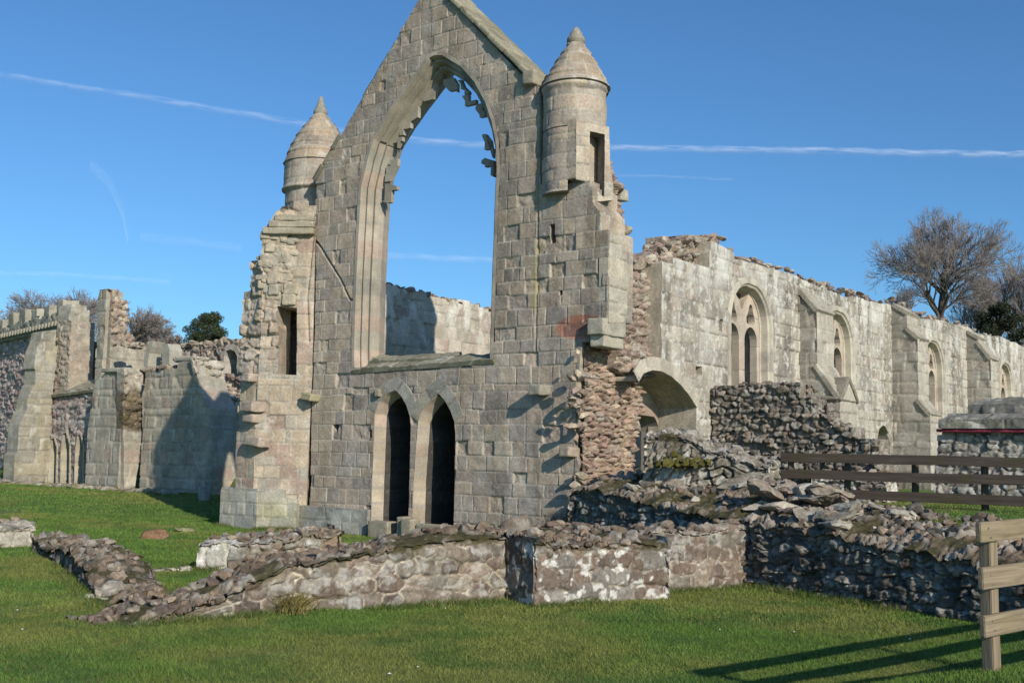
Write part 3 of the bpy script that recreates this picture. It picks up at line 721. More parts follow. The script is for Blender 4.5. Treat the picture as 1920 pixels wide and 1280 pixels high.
for i in range(60):                                         # stubs of torn-out masonry
    x_, y_ = Rr.uniform(489, 548), Rr.uniform(430, 565); q = LB.px((x_, y_))
    if x_ < np.interp(y_, [e[1] for e in edge], [e[0] for e in edge]) + 6: continue
    rbox(mb, LB.P(q[0], q[1], Rr.uniform(-.17, -.10)), [LB.e, LB.n, (0, 0, 1)], [Rr.uniform(.08, .22), Rr.uniform(.12, .2), Rr.uniform(.07, .15)], .04, A(Rr.choice([(.38, .33, .25), (.34, .31, .25), (.42, .37, .28)])), .02, Rr)
# weathered courses on top
for k in range(3):
    a = LB.px((516 - 10 * k, 404 + k * 13)); b = LB.px((590, 404 + k * 13)); rbox(mb, LB.P((a[0] + b[0]) / 2, a[1] - .06, -.36 + .05 * k), [LB.e, LB.n, (0, 0, 1)], [(b[0] - a[0]) / 2, .44, .085], .03, (.36, .32, .24), .012, Rr)
o = mb.build('buttress', M_ASH, gable)
for (x0, y0, x1, y1, w_) in ((470, 752, 490, 772, .3), (466, 700, 482, 716, .25), (472, 818, 500, 836, .25), (466, 776, 486, 792, .2)):
    corbel(x0, y0, x1, y1, w_, (.40, .33, .27), 0, .5, PB, gable)
# plinth under it: two faces meeting at an obtuse corner
LPp = LB.off(.22); cu = LPp.px((481, 960))[0]; zp = LPp.px((482, 916))[1]; cxy = LPp.P(cu, 0.0)
PL = Plane(cxy, -37.7)
mb = MB(); psty = ashlar(17, ch=(.28, .36), bw=(.35, .7), pal=[(.42, .40, .33, 3), (.39, .36, .29, 3), (.37, .36, .32, 2)], res=.03, lich=.5, stain=.1)
ul = PL.px((412, 960))[0]
panel(mb, PL.P, [(ul, -.3), (0, -.3), (0, zp), (ul, zp)], psty, .03, thick=.9, nside=4)
ur = LPp.px((556, 960))[0]
panel(mb, LPp.P, [(cu, -.3), (ur, -.3), (ur, zp - .25), (ur - .3, zp - .22), (ur - .35, zp), (cu, zp)], tint(psty, lambda u, v: sst(.2, .9, fbm(u * 1.2, v * 1.2, 5, 3) * (1.4 - v)), (.8, .82, .55)), .03, thick=.5, nside=3)
rbox(mb, PL.P(ul * .45, zp + .22, -.42), [PL.e, PL.n, (0, 0, 1)], [.28, .3, .22], .06, (.36, .33, .25), .02, Rr)
mb.build('plinth', M_ASH, gable)
# base course of the gable between plinth and doorways
mb = MB(); a = G.px((556, 1000)); b = G.px((694, 955)); panel(mb, G.P, [(a[0], -.3), (b[0], -.3), (b[0], b[1]), (a[0], b[1])], ashlar(19, ch=(.3, .4), bw=(.5, 1), pal=GREY, res=.03, lich=.5), .03, thick=.2, d0=.10)
mb.build('base_course', M_ASH, gable)

# ------------------------------------------------------------------ long side wall of the hall (right)
hall = thing('hall_side_wall', 'long pale ashlar side wall with buttresses and traceried windows receding to the right', 'ruin', W.P(6.0, 0.0, 0.0))
RW = .032
pale = ashlar(23, ch=(.30, .43), bw=(.40, .95), pal=PALE, mort=(.26, .23, .19), res=RW, lich=.45, stain=.8, jw=.012, jd=.024, jit=.012, rough=.016, bad=.09)
topwhite = lambda u, v: sst(5.6, 6.6, v + .8 * (fbm(u * .8, v * .5, 3, 3) - .5)) * sst(.45, .6, fbm(u * 3, v * 1.5, 9, 4)) * .8
def pale2(u, v):
    d, c = pale(u, v); c = mixc(c, A([.60, .585, .53]), topwhite(u, v))
    st = sst(.50, .66, fbm(u * 2.4, v * .38, 77, 4)) * .55 + sst(.56, .66, fbm(u * 1.1, v * 1.1, 78, 5)) * .35; c = mixc(c, c * A([.50, .49, .47]), np.clip(st, 0, 1))
    sp = sst(.62, .67, fbm(u * 8, v * 8, 79, 3)) * .6; return d, mixc(c, A([.60, .59, .54]), sp)
top = rag(wq([(1241, 503), (1262, 496), (1264, 484), (1330, 502), (1332, 470), (1346, 457), (1376, 474), (1378, 486), (1420, 492), (1500, 520), (1540, 540), (1580, 556), (1640, 566), (1680, 570), (1720, 596), (1780, 604), (1812, 612), (1840, 628), (1880, 632), (1920, 650), (1950, 660)]), .05, .5, 3)
outerW = [A([W.px((1196, 800))[0], -.2])] + wq([(1196, 705), (1241, 700), (1241, 560)]) + top + [A([41.0, -.2])]
outerW[-2][1] = outerW[-3][1]
arch = wq([(1197, 1000), (1197, 716), (1206, 700), (1222, 694), (1240, 696), (1258, 706), (1276, 722), (1292, 742), (1302, 758), (1306, 764), (1306, 900)]); arch[0] = A([arch[1][0], -.15]); arch[-1] = A([arch[-2][0], -.15])
# window shape taken from the nearest window, repeated along the wall
w1 = wq([(1370, 735), (1370, 640), (1374, 605), (1383, 570), (1394, 548), (1410, 533), (1424, 548), (1434, 570), (1441, 600), (1444, 640), (1445, 735)])
w1 = A(w1); uc = (w1[0, 0] + w1[-1, 0]) / 2; hw = (w1[-1, 0] - w1[0, 0]) / 2; zap = W.px((1410, 533))[1]; zsp = W.px((1440, 618))[1]; zs = W.px((1405, 735))[1] - .15
def pointed(hw, z0, zs_, za, n=10):
    # two-centred pointed arch outline, starting bottom left
    H = za - zs_; r = (hw * hw + H * H) / (2 * hw); L = [(-hw, z0)]
    a1 = math.asin(min(1, H / r))
    for i in range(n + 1): a = a1 * i / n; L.append((-hw + r - r * math.cos(a), zs_ + r * math.sin(a)))
    Rr_ = [(-x, y) for x, y in L[:-1]][::-1]
    return A(L + Rr_)
wcs = [uc, W.px((1573, 640))[0], W.px((1752, 700))[0], W.px((1886, 700))[0]]
wins = [pointed(hw, zs, zsp, zap) + A([c, 0]) for c in wcs]
# the left part of windows partly hides behind the buttresses exactly as built, nothing is cut for the view
ar2 = pointed(.62, W.px((1655, 940))[1], W.px((1655, 838))[1], W.px((1655, 797))[1]) + A([W.px((1657, 830))[0], 0])
holes = [wq([(1303, 686), (1316, 687), (1316, 704), (1306, 703)]), wq([(1349, 598), (1355, 599), (1355, 622), (1349, 621)]), wq([(1598, 672), (1604, 673), (1604, 684), (1598, 683)])]
mb = MB(); panel(mb, W.P, outerW, pale2, RW, [arch, ar2] + wins + holes, thick=1.3, sidecol=(.40, .35, .28), nside=4)
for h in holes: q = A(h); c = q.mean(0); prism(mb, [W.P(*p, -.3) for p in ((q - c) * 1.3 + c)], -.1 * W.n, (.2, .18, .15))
hwall = mb.build('wall', M_PALE, hall)
# arch ring
ringp = [(.43, .39, .315, 3), (.47, .42, .335, 2), (.375, .345, .28, 2)]
mb = MB(); sweep(mb, arch[1:-1], [(-.30, -.02), (-.30, .014), (-.004, .016), (0, -.02)], W.P, ringp, seed=4, vlen=.5)
mb.build('arch_stones', M_PALE, hall)
# back of the archway: inner wall with a small pointed opening
dpt = -1.0
bpoly = [(.35, -.2), (arch[-1][0] + .9, -.2), (arch[-1][0] + .9, 4.6), (.35, 4.3)]
c0 = W.px((1212, 800), dpt); ah = pointed(.62, -.1, W.px((1214, 812), dpt)[1], W.px((1214, 778), dpt)[1]) + A([c0[0], 0])
pink = ashlar(27, ch=(.36, .48), bw=(.6, 1.1), pal=[(.40, .31, .25, 3), (.43, .35, .27, 3), (.38, .30, .26, 2)], res=.04, lich=.1)
mb = MB(); panel(mb, W.P, bpoly, pink, .04, [ah], thick=.5, d0=dpt - .01, sidecol=(.3, .26, .22))
mb.build('inner_arch_wall', M_MOULD, hall)
# windows: chamfered frame and two-light tracery
def offs(poly, k):  # crude inset about the vertical axis
    return poly
lw = hw * .86
def light_shape(cx_, hw_, z0, zsp_, zap_): return pointed(hw_, z0, zsp_, zap_, 6) + A([cx_, 0])
for k, c in enumerate(wcs):
    wn = wins[k]; mb = MB()
    sweep(mb, wn, [(-.16, -.01), (-.15, .02), (-.003, .022), (.02, -.02), (.07, -.05), (.09, -.22), (.13, -.24), (.16, -.42)], W.P, [(.42, .385, .31, 3), (.46, .42, .34, 2), (.40, .36, .30, 2)], seed=60 + k, vlen=.5)
    wf = mb.build('window', M_MOULD, hall)
    inn = pointed(hw - .11, zs + .02, zsp, zap - .14) + A([c, 0])
    q = (hw - .11) / 2
    zl = zsp - .35
    h1 = light_shape(c - q, q * .70, zs + .10, zl, zl + .38); h2 = light_shape(c + q, q * .70, zs + .10, zl, zl + .38)
    def tre(cx_): # trefoil piercing above each light
        a = np.linspace(0, 2 * math.pi, 18)[:-1]; r = q * .42 * (1 + .25 * np.cos(3 * (a - math.pi / 2))); return np.stack([cx_ + r * np.cos(a), zl + .66 + r * np.sin(a) * 1.2], 1)
    a = np.linspace(0, 2 * math.pi, 20)[:-1]; r = q * .52 * (1 + .3 * np.cos(4 * a)); qf = np.stack([c + r * np.cos(a), zl + 1.20 + r * np.sin(a) * 1.2], 1)
    mb = MB()
    tsty = ashlar(80 + k, ch=(.6, .9), bw=(2, 3), pal=[(.45, .37, .29, 3), (.47, .40, .32, 2)], res=.025, lich=.05, stain=.1, rough=.004)
    hl = [h1, h2, tre(c - q), tre(c + q), qf]
    if k >= 1: hl = [h2, h1, tre(c + q), qf]
    panel(mb, W.P, inn, tsty, .022, hl, thick=.2, d0=-.26, nside=2)
    tr = mb.build('tracery', M_MOULD, hall); tr.parent = wf
# buttresses
bsty = ashlar(23, ch=(.30, .43), bw=(.4, .8), pal=[(.37, .34, .29, 3), (.33, .31, .265, 3), (.36, .315, .265, 2)], res=.04, lich=.4, stain=.6, jd=.03)
bfront = ashlar(23, ch=(.30, .43), bw=(.4, .8), pal=[(.43, .39, .325, 3), (.40, .36, .30, 3)], res=.045, lich=.3, stain=.15)
slabs = ashlar(29, ch=(.5, .7), bw=(.5, .9), pal=[(.33, .30, .24, 3), (.29, .27, .22, 2)], res=.045, lich=.5)
def buttress(u0, wd, prof):
    """prof: list of (projection, z) from the foot up to the wall"""
    mb = MB(); SB = lambda u, v, d: W.P(u0 - np.asarray(d), v, np.asarray(u))          # side facing the camera (-e)
    poly = [(-.02, prof[0][1])] + [tuple(p) for p in prof] + [(-.02, prof[-1][1])]
    panel(mb, SB, poly, bsty, .045, thick=.05, back=False)
    SB2 = lambda u, v, d: W.P(u0 + wd + np.asarray(d), v, -np.asarray(u))
    panel(mb, SB2, [(-p[0], p[1]) for p in poly], bsty, .08)
    for (p0, z0), (p1, z1) in zip(prof[:-1], prof[1:]):
        if abs(p0 - p1) < .02:
            panel(mb, lambda u, v, d, p0=p0: W.P(u0 + np.asarray(u), v, p0 + np.asarray(d)), [(0, z0), (wd, z0), (wd, z1), (0, z1)], bfront, .045)
        else:
            quadpanel(mb, W.P(u0 - .05, z0, p0 + .05), W.P(u0 + wd + .05, z0, p0 + .05), W.P(u0 + wd + .05, z1, p1), W.P(u0 - .05, z1, p1), slabs, .045)
    return mb
def side_prof(px0, pts):
    """pixels on the near side face of a buttress starting at wall pixel px0 -> (projection, z)"""
    u0 = W.px(px0)[0]; S = Plane(W.P(u0, 0.0), -37.7); out = []
    for p in pts:
        q = S.px(p); X = S.P(q[0], q[1], 0.0); out.append(((X - W.P0) @ W.n, X[2]))
    return u0, out
u0, pr = side_prof((1500, 700), [(1574, 950), (1574, 748), (1531, 682), (1531, 580), (1502, 543)])
pr[0] = (pr[1][0], .3); pr[2] = (pr[3][0], pr[2][1])
mb = buttress(u0, 1.25, pr)
# gablet on the lower stage
pz = pr[1][1]; p0 = pr[1][0]
prism(mb, [W.P(u0 + .02, pz - .02, p0 + .03), W.P(u0 + 1.23, pz - .02, p0 + .03), W.P(u0 + .62, pz + .55, p0 + .03)], -.5 * W.n, (.42, .38, .31))
for sgn in (0, 1):
    a_ = W.P(u0 + .62, pz + .60, p0 - .2); b_ = W.P(u0 + (1.28 if sgn else -.04), pz - .02, p0 - .2); d_ = (b_ - a_); L_ = np.linalg.norm(d_); d_ = d_ / L_; n_ = np.cross(d_, W.n)
    rbox(mb, (a_ + b_) / 2, [d_, W.n, n_], [L_ / 2 + .02, .28, .06], .03, (.22, .2, .16), .01, random.Random(2))
mb.build('buttress', M_PALE, hall)
u0, pr = side_prof((1673, 700), [(1743, 950), (1743, 776), (1720, 748), (1720, 632), (1700, 612), (1700, 585), (1674, 568)])
pr[0] = (pr[1][0], .3); pr[2] = (pr[3][0], pr[2][1]); pr[4] = (pr[5][0], pr[4][1])
buttress(u0, 1.15, pr).build('buttress', M_PALE, hall)
u0, pr = side_prof((1813, 700), [(1857, 950), (1857, 672), (1834, 640), (1834, 632), (1815, 620)])
pr[0] = (pr[1][0], .3); pr[3] = (pr[2][0], pr[3][1])
buttress(u0, 1.15, pr).build('buttress', M_PALE, hall)
# rubble core standing above and left of the ashlar
mb = MB(); o3 = -.32
rubc = rubble(63, .27, .14, pal=[(.27, .20, .165, 4), (.23, .175, .15, 3), (.31, .25, .20, 3), (.34, .30, .25, 2)], mort=(.36, .30, .23), jw=.03, jd=.07, jit=.05, rough=.03, lich=.4, res=.03, course=.45)
poly = rag(wq([(1160, 690), (1158, 480), (1184, 492), (1200, 508), (1205, 486), (1222, 474), (1252, 448), (1280, 446), (1300, 438), (1344, 444), (1350, 470), (1350, 560), (1290, 580), (1290, 640), (1245, 700), (1200, 720)], o3), .10, .3, 25)
panel(mb, W.P, poly, rubc, .03, thick=.6, d0=o3, dscale=1.4)
Rr = random.Random(44)
for (x0, y0, x1, y1, n) in ((1185, 500, 1250, 456, 40), (1250, 452, 1345, 446, 50), (1346, 470, 1500, 516, 70), (1500, 520, 1680, 568, 60), (1680, 572, 1930, 654, 80), (1200, 500, 1330, 470, 60)):
    for i in range(n):
        t = Rr.random(); q = W.px((x0 + (x1 - x0) * t, y0 + (y1 - y0) * t + Rr.uniform(-3, 5)), -.4); s_ = Rr.uniform(.07, .17)
        rock(mb, W.P(q[0], q[1], Rr.uniform(-.85, -.25)), s_, Rr, pal=[(.27, .20, .165, 4), (.23, .175, .15, 3), (.31, .26, .20, 3), (.38, .35, .28, 2)], flat=.6, lich=.5)
mb.build('rubble_core', M_RUB, hall)

# ------------------------------------------------------------------ opposite side wall seen through the great window
N = Plane(G.P(G.px((585, 800))[0], 0.0), WANG)
nw = thing('hall_rear_wall', 'lichen-whitened inner wall seen through the great window, half in shadow', 'ruin', N.P(5.0, 0.0, 0.0))
nq = [N.px(p) for p in ((690, 524), (722, 531), (745, 540), (800, 549), (850, 562), (917, 579), (1000, 602))]
u_end = nq[-1][0]
poly = [A([1.0, -.2])] + [A([1.0, nq[0][1]])] + rag(nq, .07, .4, 7) + [A([u_end + 26, nq[-1][1] + .2]), A([u_end + 26, -.2])]
nst = ashlar(37, ch=(.3, .44), bw=(.4, .8), pal=[(.42, .39, .31, 3), (.46, .41, .33, 3), (.40, .33, .27, 2)], res=.04, lich=.5, stain=.3, bad=.2)
def nst2(u, v):
    d, c = nst(u, v); return d, mixc(c, A([.62, .60, .53]), sst(4.6, 6.2, v + 1.2 * (fbm(u * 1.2, v, 4, 3) - .5)) * sst(.42, .58, fbm(u * 3, v * 2, 8, 4)))
mb = MB(); panel(mb, N.P, poly, nst2, .035, thick=.9)
mb.build('wall', M_PALE, nw)
mb = MB()
for i in range(120):
    t = Rr.random(); x_ = 705 + 230 * t; q = N.px((x_, np.interp(x_, [690, 722, 800, 917, 1000], [524, 531, 549, 579, 602]) + Rr.uniform(-2, 3)))
    rock(mb, N.P(q[0], q[1], -Rr.uniform(.05, .8)), Rr.uniform(.08, .2), Rr, pal=[(.30, .23, .17, 3), (.26, .2, .16, 3), (.34, .29, .22, 1)], flat=.5)
mb.build('rubble_top', M_RUB, nw)
# ------------------------------------------------------------------ low ruined walls
def lowwall(name, label, path, wd, hs, style, mat, res=.022, top_style=None, rocks=0, rsize=(.08, .2), rpal=RUBL, seed=0, back_vec=None, rnd=.10, cat='low wall',
            topvar=.10, zoff=-.25, ends=(1, 1), moss=0.0, rflat=.72, batter=.04, hback=None, lich=.35, dsc=1.0):
    """path: front base line on the ground (list of xy); thickness goes away from the camera"""
    path = A(path, float); seg = np.hypot(*np.diff(path, axis=0).T); s = np.concatenate([[0], np.cumsum(seg)]); L = s[-1]
    mid = path.mean(0); dvec = path[-1] - path[0]; dvec = dvec / np.linalg.norm(dvec); nfix = A([-dvec[1], dvec[0]])
    bv = A(back_vec, float) if back_vec is not None else mid
    sg = 1.0 if nfix @ bv > 0 else -1.0
    hs = A(hs, float); hb = A(hback if hback is not None else hs, float)
    def base(u):
        u = np.clip(u, 0, L); x = np.interp(u, s, path[:, 0]); y = np.interp(u, s, path[:, 1])
        e = .25; xa = np.interp(np.clip(u - e, 0, L), s, path[:, 0]); ya = np.interp(np.clip(u - e, 0, L), s, path[:, 1])
        xb = np.interp(np.clip(u + e, 0, L), s, path[:, 0]); yb = np.interp(np.clip(u + e, 0, L), s, path[:, 1])
        tx, ty = xb - xa, yb - ya; l = np.hypot(tx, ty) + 1e-9
        return x, y, -ty / l * sg, tx / l * sg
    H = max(hs.max(), hb.max()) + .05 - zoff; T = 2 * H + wd          # unrolled section: front | top | back
    def mf(u, v, d):
        u = np.asarray(u, float); v = np.asarray(v, float); d = np.asarray(d, float)
        # ends: |u| outside 0..L folds onto the end cap
        x, y, bx, by = base(u); gz = ground_z(x, y)
        hf = np.interp(np.clip(u, 0, L), np.linspace(0, L, len(hs)), hs); hk = np.interp(np.clip(u, 0, L), np.linspace(0, L, len(hb)), hb)
        jag = topvar * (fbm(u * 2.6, u * 0 + seed, seed, 4) - .5) * 2 + topvar * .8 * (hsh(np.floor(u / .21), u * 0, seed) - .5)
        hf = hf + jag; hk = hk + jag
        t1 = np.clip(v / H, 0, 1); t2 = np.clip((v - H) / wd, 0, 1); t3 = np.clip((v - H - wd) / H, 0, 1)
        hum = .045 * wd * np.sin(t2 * math.pi) * (1 if topvar > 0 else 0) + topvar * .9 * (fbm(u * 2.2 + 7, t2 * wd * 2.2, seed + 3, 4) - .5) * (t2 > 0) * (t2 < 1) * 2
        z = np.where(t3 > 0, zoff + (hk - zoff) * (1 - t3), zoff + (hf - zoff) * t1 + (hk - hf) * t2 + hum)
        off = np.where(t3 > 0, wd - batter * t3 * 0, t2 * wd) + np.where(t2 <= 0, batter * t1, 0)
        # rounded arrises
        r_ = rnd; cf = np.clip(1 - (hf - z) / r_, 0, 1) * (t2 < .5); off = off + 0; z = z - r_ * .35 * np.exp(-((v - H) / r_) ** 2) - r_ * .35 * np.exp(-((v - H - wd) / r_) ** 2)
        # relief direction
        ox = np.where(t2 <= 0, -1.0, np.where(t3 > 0, 1.0, 0.0)); oz = np.where((t2 > 0) & (t3 <= 0), 1.0, 0.0)
        X = x + bx * (off + ox * d); Y = y + by * (off + ox * d)
        return np.stack([X, Y, gz + z + oz * d], -1)
    mb = MB()
    ts = top_style or style
    def st2(u, v):
        uu = np.clip(u, 0, L); hf = np.interp(uu, np.linspace(0, L, len(hs)), hs); hk = np.interp(uu, np.linspace(0, L, len(hb)), hb)
        t1 = np.clip(v / H, 0, 1); below = (1 - t1) * (hf - zoff)
        vf = hf - below; vt = (v - H) + 7.0; t3 = v > H + wd
        da, ca = style(u, np.where(t3, hk - (v - H - wd) / H * (hk - zoff), vf)); db, cb = ts(u, vt)
        wgt = sst(.17, .03, below + .16 * (fbm(u * 3, v * 3, 4, 3) - .5)) * (~t3)
        return da * (1 - wgt) + db * wgt, mixc(ca, cb, wgt)
    panel(mb, mf, [(0, 0), (L, 0), (L, T), (0, T)], st2, res, snap=True, dscale=dsc)
    # end caps
    for k, ue in ((0, 0.0), (1, L)):
        if not ends[k]: continue
        x, y, bx, by = [float(q) for q in base(A([ue]))]
        tx, ty = (by * sg, -bx * sg); sgn = -1 if k == 0 else 1
        h0 = float(np.interp(ue, np.linspace(0, L, len(hs)), hs)); gz = float(ground_z(x, y)); h1 = float(np.interp(ue, np.linspace(0, L, len(hb)), hb))
        def mc(u, v, d):
            return np.stack([x + bx * u + sgn * tx * d, y + by * u + sgn * ty * d, gz + v], -1)
        panel(mb, mc, rag([(0.0, zoff), (wd, zoff), (wd, h1), (wd * .5, h0 * .5 + h1 * .5 + .06), (0.0, h0), (0.0, zoff)], .02, .3, seed)[:-1], lambda u, v: style(u + 5.1, v), res, d0=-.02)
    Rr = random.Random(seed + 100)
    for i in range(rocks):
        u = Rr.uniform(.05, L - .05); q = Rr.uniform(.2, .9)
        P = mf(A([u]), A([H + wd * q]), A([0.0]))[0]; sz = Rr.uniform(*rsize) * (1.4 if Rr.random() < .12 else 1)
        rock(mb, P + A([0, 0, sz * .02]), sz, Rr, pal=rpal, flat=rflat, lich=lich, lo=sz < .3)
    o = mb.build(name, mat, None, origin=(path[0][0], path[0][1], 0))
    return tag(o, label, cat)
gxy = lambda *pts: [on_z(p[0], p[1], 0)[:2] for p in pts]
LITE = [(.175, .132, .102, 4), (.14, .108, .088, 3), (.20, .162, .125, 3), (.165, .148, .122, 2), (.225, .188, .145, 2)]
BROWN = [(.205, .152, .11, 4), (.17, .13, .095, 3), (.24, .19, .14, 3), (.23, .205, .165, 2)]
front_st = rubble(101, .30, .19, pal=LITE, mort=(.42, .375, .30), jw=.024, jd=.03, jit=.034, rough=.030, lich=.25, white=.32, res=.018, course=.4, mv=.4)
front_top = broken_top(102, BROWN + LITE[:2], 1.0, .42)
hF = [-.10, .26, .58, .76, .86, .92, .92, .92]
pA = gxy((205, 1178), (330, 1164), (445, 1156), (560, 1143), (750, 1138), (940, 1126)) + [on_z(1200, 1108, 0)[:2]]
lowwall('low_wall', 'long sunlit low rubble wall crossing the lawn in front of the gable', pA, 1.2, hF, front_st, M_RUB, top_style=front_top, rocks=110, rsize=(.035, .10), rpal=BROWN + LITE[:2], seed=1,
        hback=[-.10, .20, .50, .70, .80, .86, .86, .84], topvar=.06, moss=.3)
pA2 = [on_z(1195, 1112, 0)[:2], on_z(1424, 1098, 0)[:2]]
lowwall('low_wall', 'narrow lit stretch of low wall ending against the dark retaining wall', pA2, .50, [.92, .92, .93, .98, .98], blend(front_st, rubble(104, .36, .22, pal=LITE + [(.32, .30, .25, 1)], mort=(.34, .30, .24), jw=.02, jd=.03, jit=.026, lich=.35, white=.4, res=.02, mv=.4), lambda u, v: sst(.3, .7, u)), M_RUB, rocks=14, rsize=(.06, .12), rpal=LITE, seed=21, topvar=.05)
# projecting stub (a buttress of the low wall)
lich_st = rubble(105, .34, .22, pal=LITE[:2] + [(.22, .20, .175, 4)], mort=(.32, .285, .235), jw=.016, jd=.034, jit=.028, rough=.022, lich=.3, white=.9, res=.02, course=.5, mv=.3)
sp = [on_z(1001, 1138, 0)[:2], on_z(1257, 1121, 0)[:2]]
lowwall('wall_pier', 'square rubble pier splashed with white lichen, projecting from the low wall', sp, 1.1, [.86, .84, .82], lich_st, M_RUB, top_style=front_top, rocks=50, rsize=(.05, .12), rpal=BROWN, seed=2, topvar=.05)
# upright slab leaning at the back corner of the pier
mb = MB(); P = on_z(955, 1122, 0); rock(mb, P + A([.10, .35, .80]), .24, random.Random(3), col=(.15, .12, .095), flat=1.4, lo=False, rot=.4)
tag(mb.build('upright_stone', M_DARK, None, origin=(P[0], P[1], 0)), 'dark pointed stone standing in the angle between low wall and projecting pier', 'stone')

# corner run on the left: two stretches of mossy footings
foot_st = broken_top(107, BROWN + DARK[:1], .95, .46)
pB = [on_z(x_, y_, 0)[:2] for x_, y_ in ((190, 1140), (152, 1098), (110, 1060), (58, 1031))]
lowwall('wall_footing', 'mossy dark-sided wall footing running back from the left corner of the low wall', pB, .95, [.0, .18, .32, .34, .32, .20, .24], foot_st, M_RUB, rocks=60, rsize=(.04, .12), rpal=BROWN, seed=3, back_vec=(1, .4), topvar=.07)
lowwall('wall_footing', 'pale lichened end of footing leaving the left edge of the view', [on_z(-60, 1030, 0)[:2], on_z(64, 1024, 0)[:2]], 1.0, [.42, .40, .42], rubble(109, .5, .3, pal=[(.36, .33, .27, 3), (.30, .25, .2, 2)], mort=(.35, .32, .25), lich=.6, white=.6, res=.025), M_RUB, rocks=20, rsize=(.04, .11), rpal=BROWN, seed=5, topvar=.06)
# second low wall behind, with a white-lichened end
pE = [on_z(368, 1068, 0)[:2], on_z(470, 1072, 0)[:2], on_z(640, 1068, 0)[:2]]
lowwall('low_wall', 'low wall behind with a bright white-lichened squared end stone', pE, .9, [.42, .52, .66], blend(rubble(110, .3, .2, pal=BROWN, mort=(.2, .16, .12), lich=.4, white=.3, moss=.3, res=.022), rubble(111, .5, .35, pal=[(.40, .38, .32, 2)], lich=.5, white=1.0, res=.022), lambda u, v: sst(1.0, .5, u)),
        M_RUB, rocks=34, rsize=(.04, .11), rpal=BROWN, seed=6, topvar=.07)
lowwall('kerb_stones', 'thin line of flush pale stones set in the grass before the white-lichened wall end', [on_z(270, 1071, 0)[:2], on_z(362, 1070, 0)[:2]], .16, [.05, .06, .05], rubble(112, .4, .2, pal=PALE, lich=.3, res=.02), M_RUB, seed=7, topvar=.015, rnd=.02, cat='kerb')

# dark shaded retaining wall on the right and the rubble spread on top of it
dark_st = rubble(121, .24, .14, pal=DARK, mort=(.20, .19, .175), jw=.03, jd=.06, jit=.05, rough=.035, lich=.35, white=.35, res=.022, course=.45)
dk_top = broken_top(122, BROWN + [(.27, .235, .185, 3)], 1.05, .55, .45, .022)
D0 = on_z(1415, 1102, 0)[:2]; dd = A([.540, -.842]); 
pD = [D0 - dd * 5.0, D0 - dd * 1.5, D0, D0 + dd * 2.4, D0 + dd * 5.2]
# heights come from the traced top edge
def htop(P, px, py): return at_depth(px, py, P[1])[2]
hD = [htop(pD[0], 1150, 918), htop(D0 - dd * 2.6, 1240, 926), htop(D0 - dd * 1.3, 1330, 955), htop(D0, 1415, 972), htop(D0 + dd * 1.3, 1535, 993), htop(D0 + dd * 2.6, 1660, 1020), htop(D0 + dd * 3.9, 1830, 1045), .80]
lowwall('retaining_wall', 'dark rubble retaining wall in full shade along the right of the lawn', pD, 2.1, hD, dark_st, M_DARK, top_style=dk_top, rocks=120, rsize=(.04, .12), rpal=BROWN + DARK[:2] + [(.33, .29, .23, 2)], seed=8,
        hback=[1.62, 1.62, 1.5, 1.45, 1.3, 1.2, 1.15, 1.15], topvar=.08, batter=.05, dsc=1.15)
# rubble heap behind
mb = MB(); Rr = random.Random(77)
HP = [(1400, 905, 20.2), (1450, 900, 19.4), (1500, 912, 18.6), (1550, 925, 18.0), (1600, 945, 17.4), (1645, 962, 17.0), (1665, 985, 16.6), (1350, 905, 20.6), (1300, 905, 21), (1240, 905, 21.2), (1560, 965, 16.9), (1500, 950, 17.6), (1440, 935, 18.4)]
base_heap = at_depth(1500, 1000, 18.0)
for (x_, y_, Y_) in HP:
    for i in range(15):
        P = at_depth(x_ + Rr.gauss(0, 22), y_ + abs(Rr.gauss(0, 9)), Y_ + Rr.uniform(-.5, .5)); sz = Rr.uniform(.05, .14) * (1.6 if Rr.random() < .12 else 1)
        rock(mb, P - A([0, 0, sz * .4]), sz, Rr, pal=[(.33, .28, .22, 3), (.29, .24, .19, 3), (.25, .185, .155, 3), (.39, .35, .28, 1.5)], flat=.5, lich=.4, lo=False)
for i in range(26):
    (x_, y_, Y_) = Rr.choice(HP); P = at_depth(x_ + Rr.gauss(0, 30), y_ + abs(Rr.gauss(0, 12)), Y_ + Rr.uniform(-.6, .4))
    rock(mb, P, Rr.uniform(.24, .42), Rr, pal=[(.30, .265, .21, 3), (.24, .20, .155, 2), (.35, .32, .26, 2)], flat=.34, lich=.5, lo=False)
o = mb.build('rubble_heap', M_RUB, None, origin=base_heap)
tag(o, 'heap of loose grey-brown stones spilled over the retaining wall before the back fence', 'rubble'); o['kind'] = 'stuff'
# ground under the heap
# dark rubble wall standing out from the hall
DWp = Plane(W.P(W.px((1330, 800))[0], 0.0, 0.0), -37.7)
dq_ = lambda pts: [DWp.px(p) for p in pts]
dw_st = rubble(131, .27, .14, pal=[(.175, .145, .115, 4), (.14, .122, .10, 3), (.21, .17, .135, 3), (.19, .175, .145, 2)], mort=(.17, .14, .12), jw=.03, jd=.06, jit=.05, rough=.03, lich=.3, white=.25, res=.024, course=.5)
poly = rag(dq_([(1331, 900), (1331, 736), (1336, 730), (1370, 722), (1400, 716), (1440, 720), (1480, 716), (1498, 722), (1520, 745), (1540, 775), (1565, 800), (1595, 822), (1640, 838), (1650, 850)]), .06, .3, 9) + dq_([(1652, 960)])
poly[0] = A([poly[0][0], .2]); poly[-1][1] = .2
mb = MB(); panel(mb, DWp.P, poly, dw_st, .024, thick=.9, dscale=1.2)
Rr = random.Random(7)
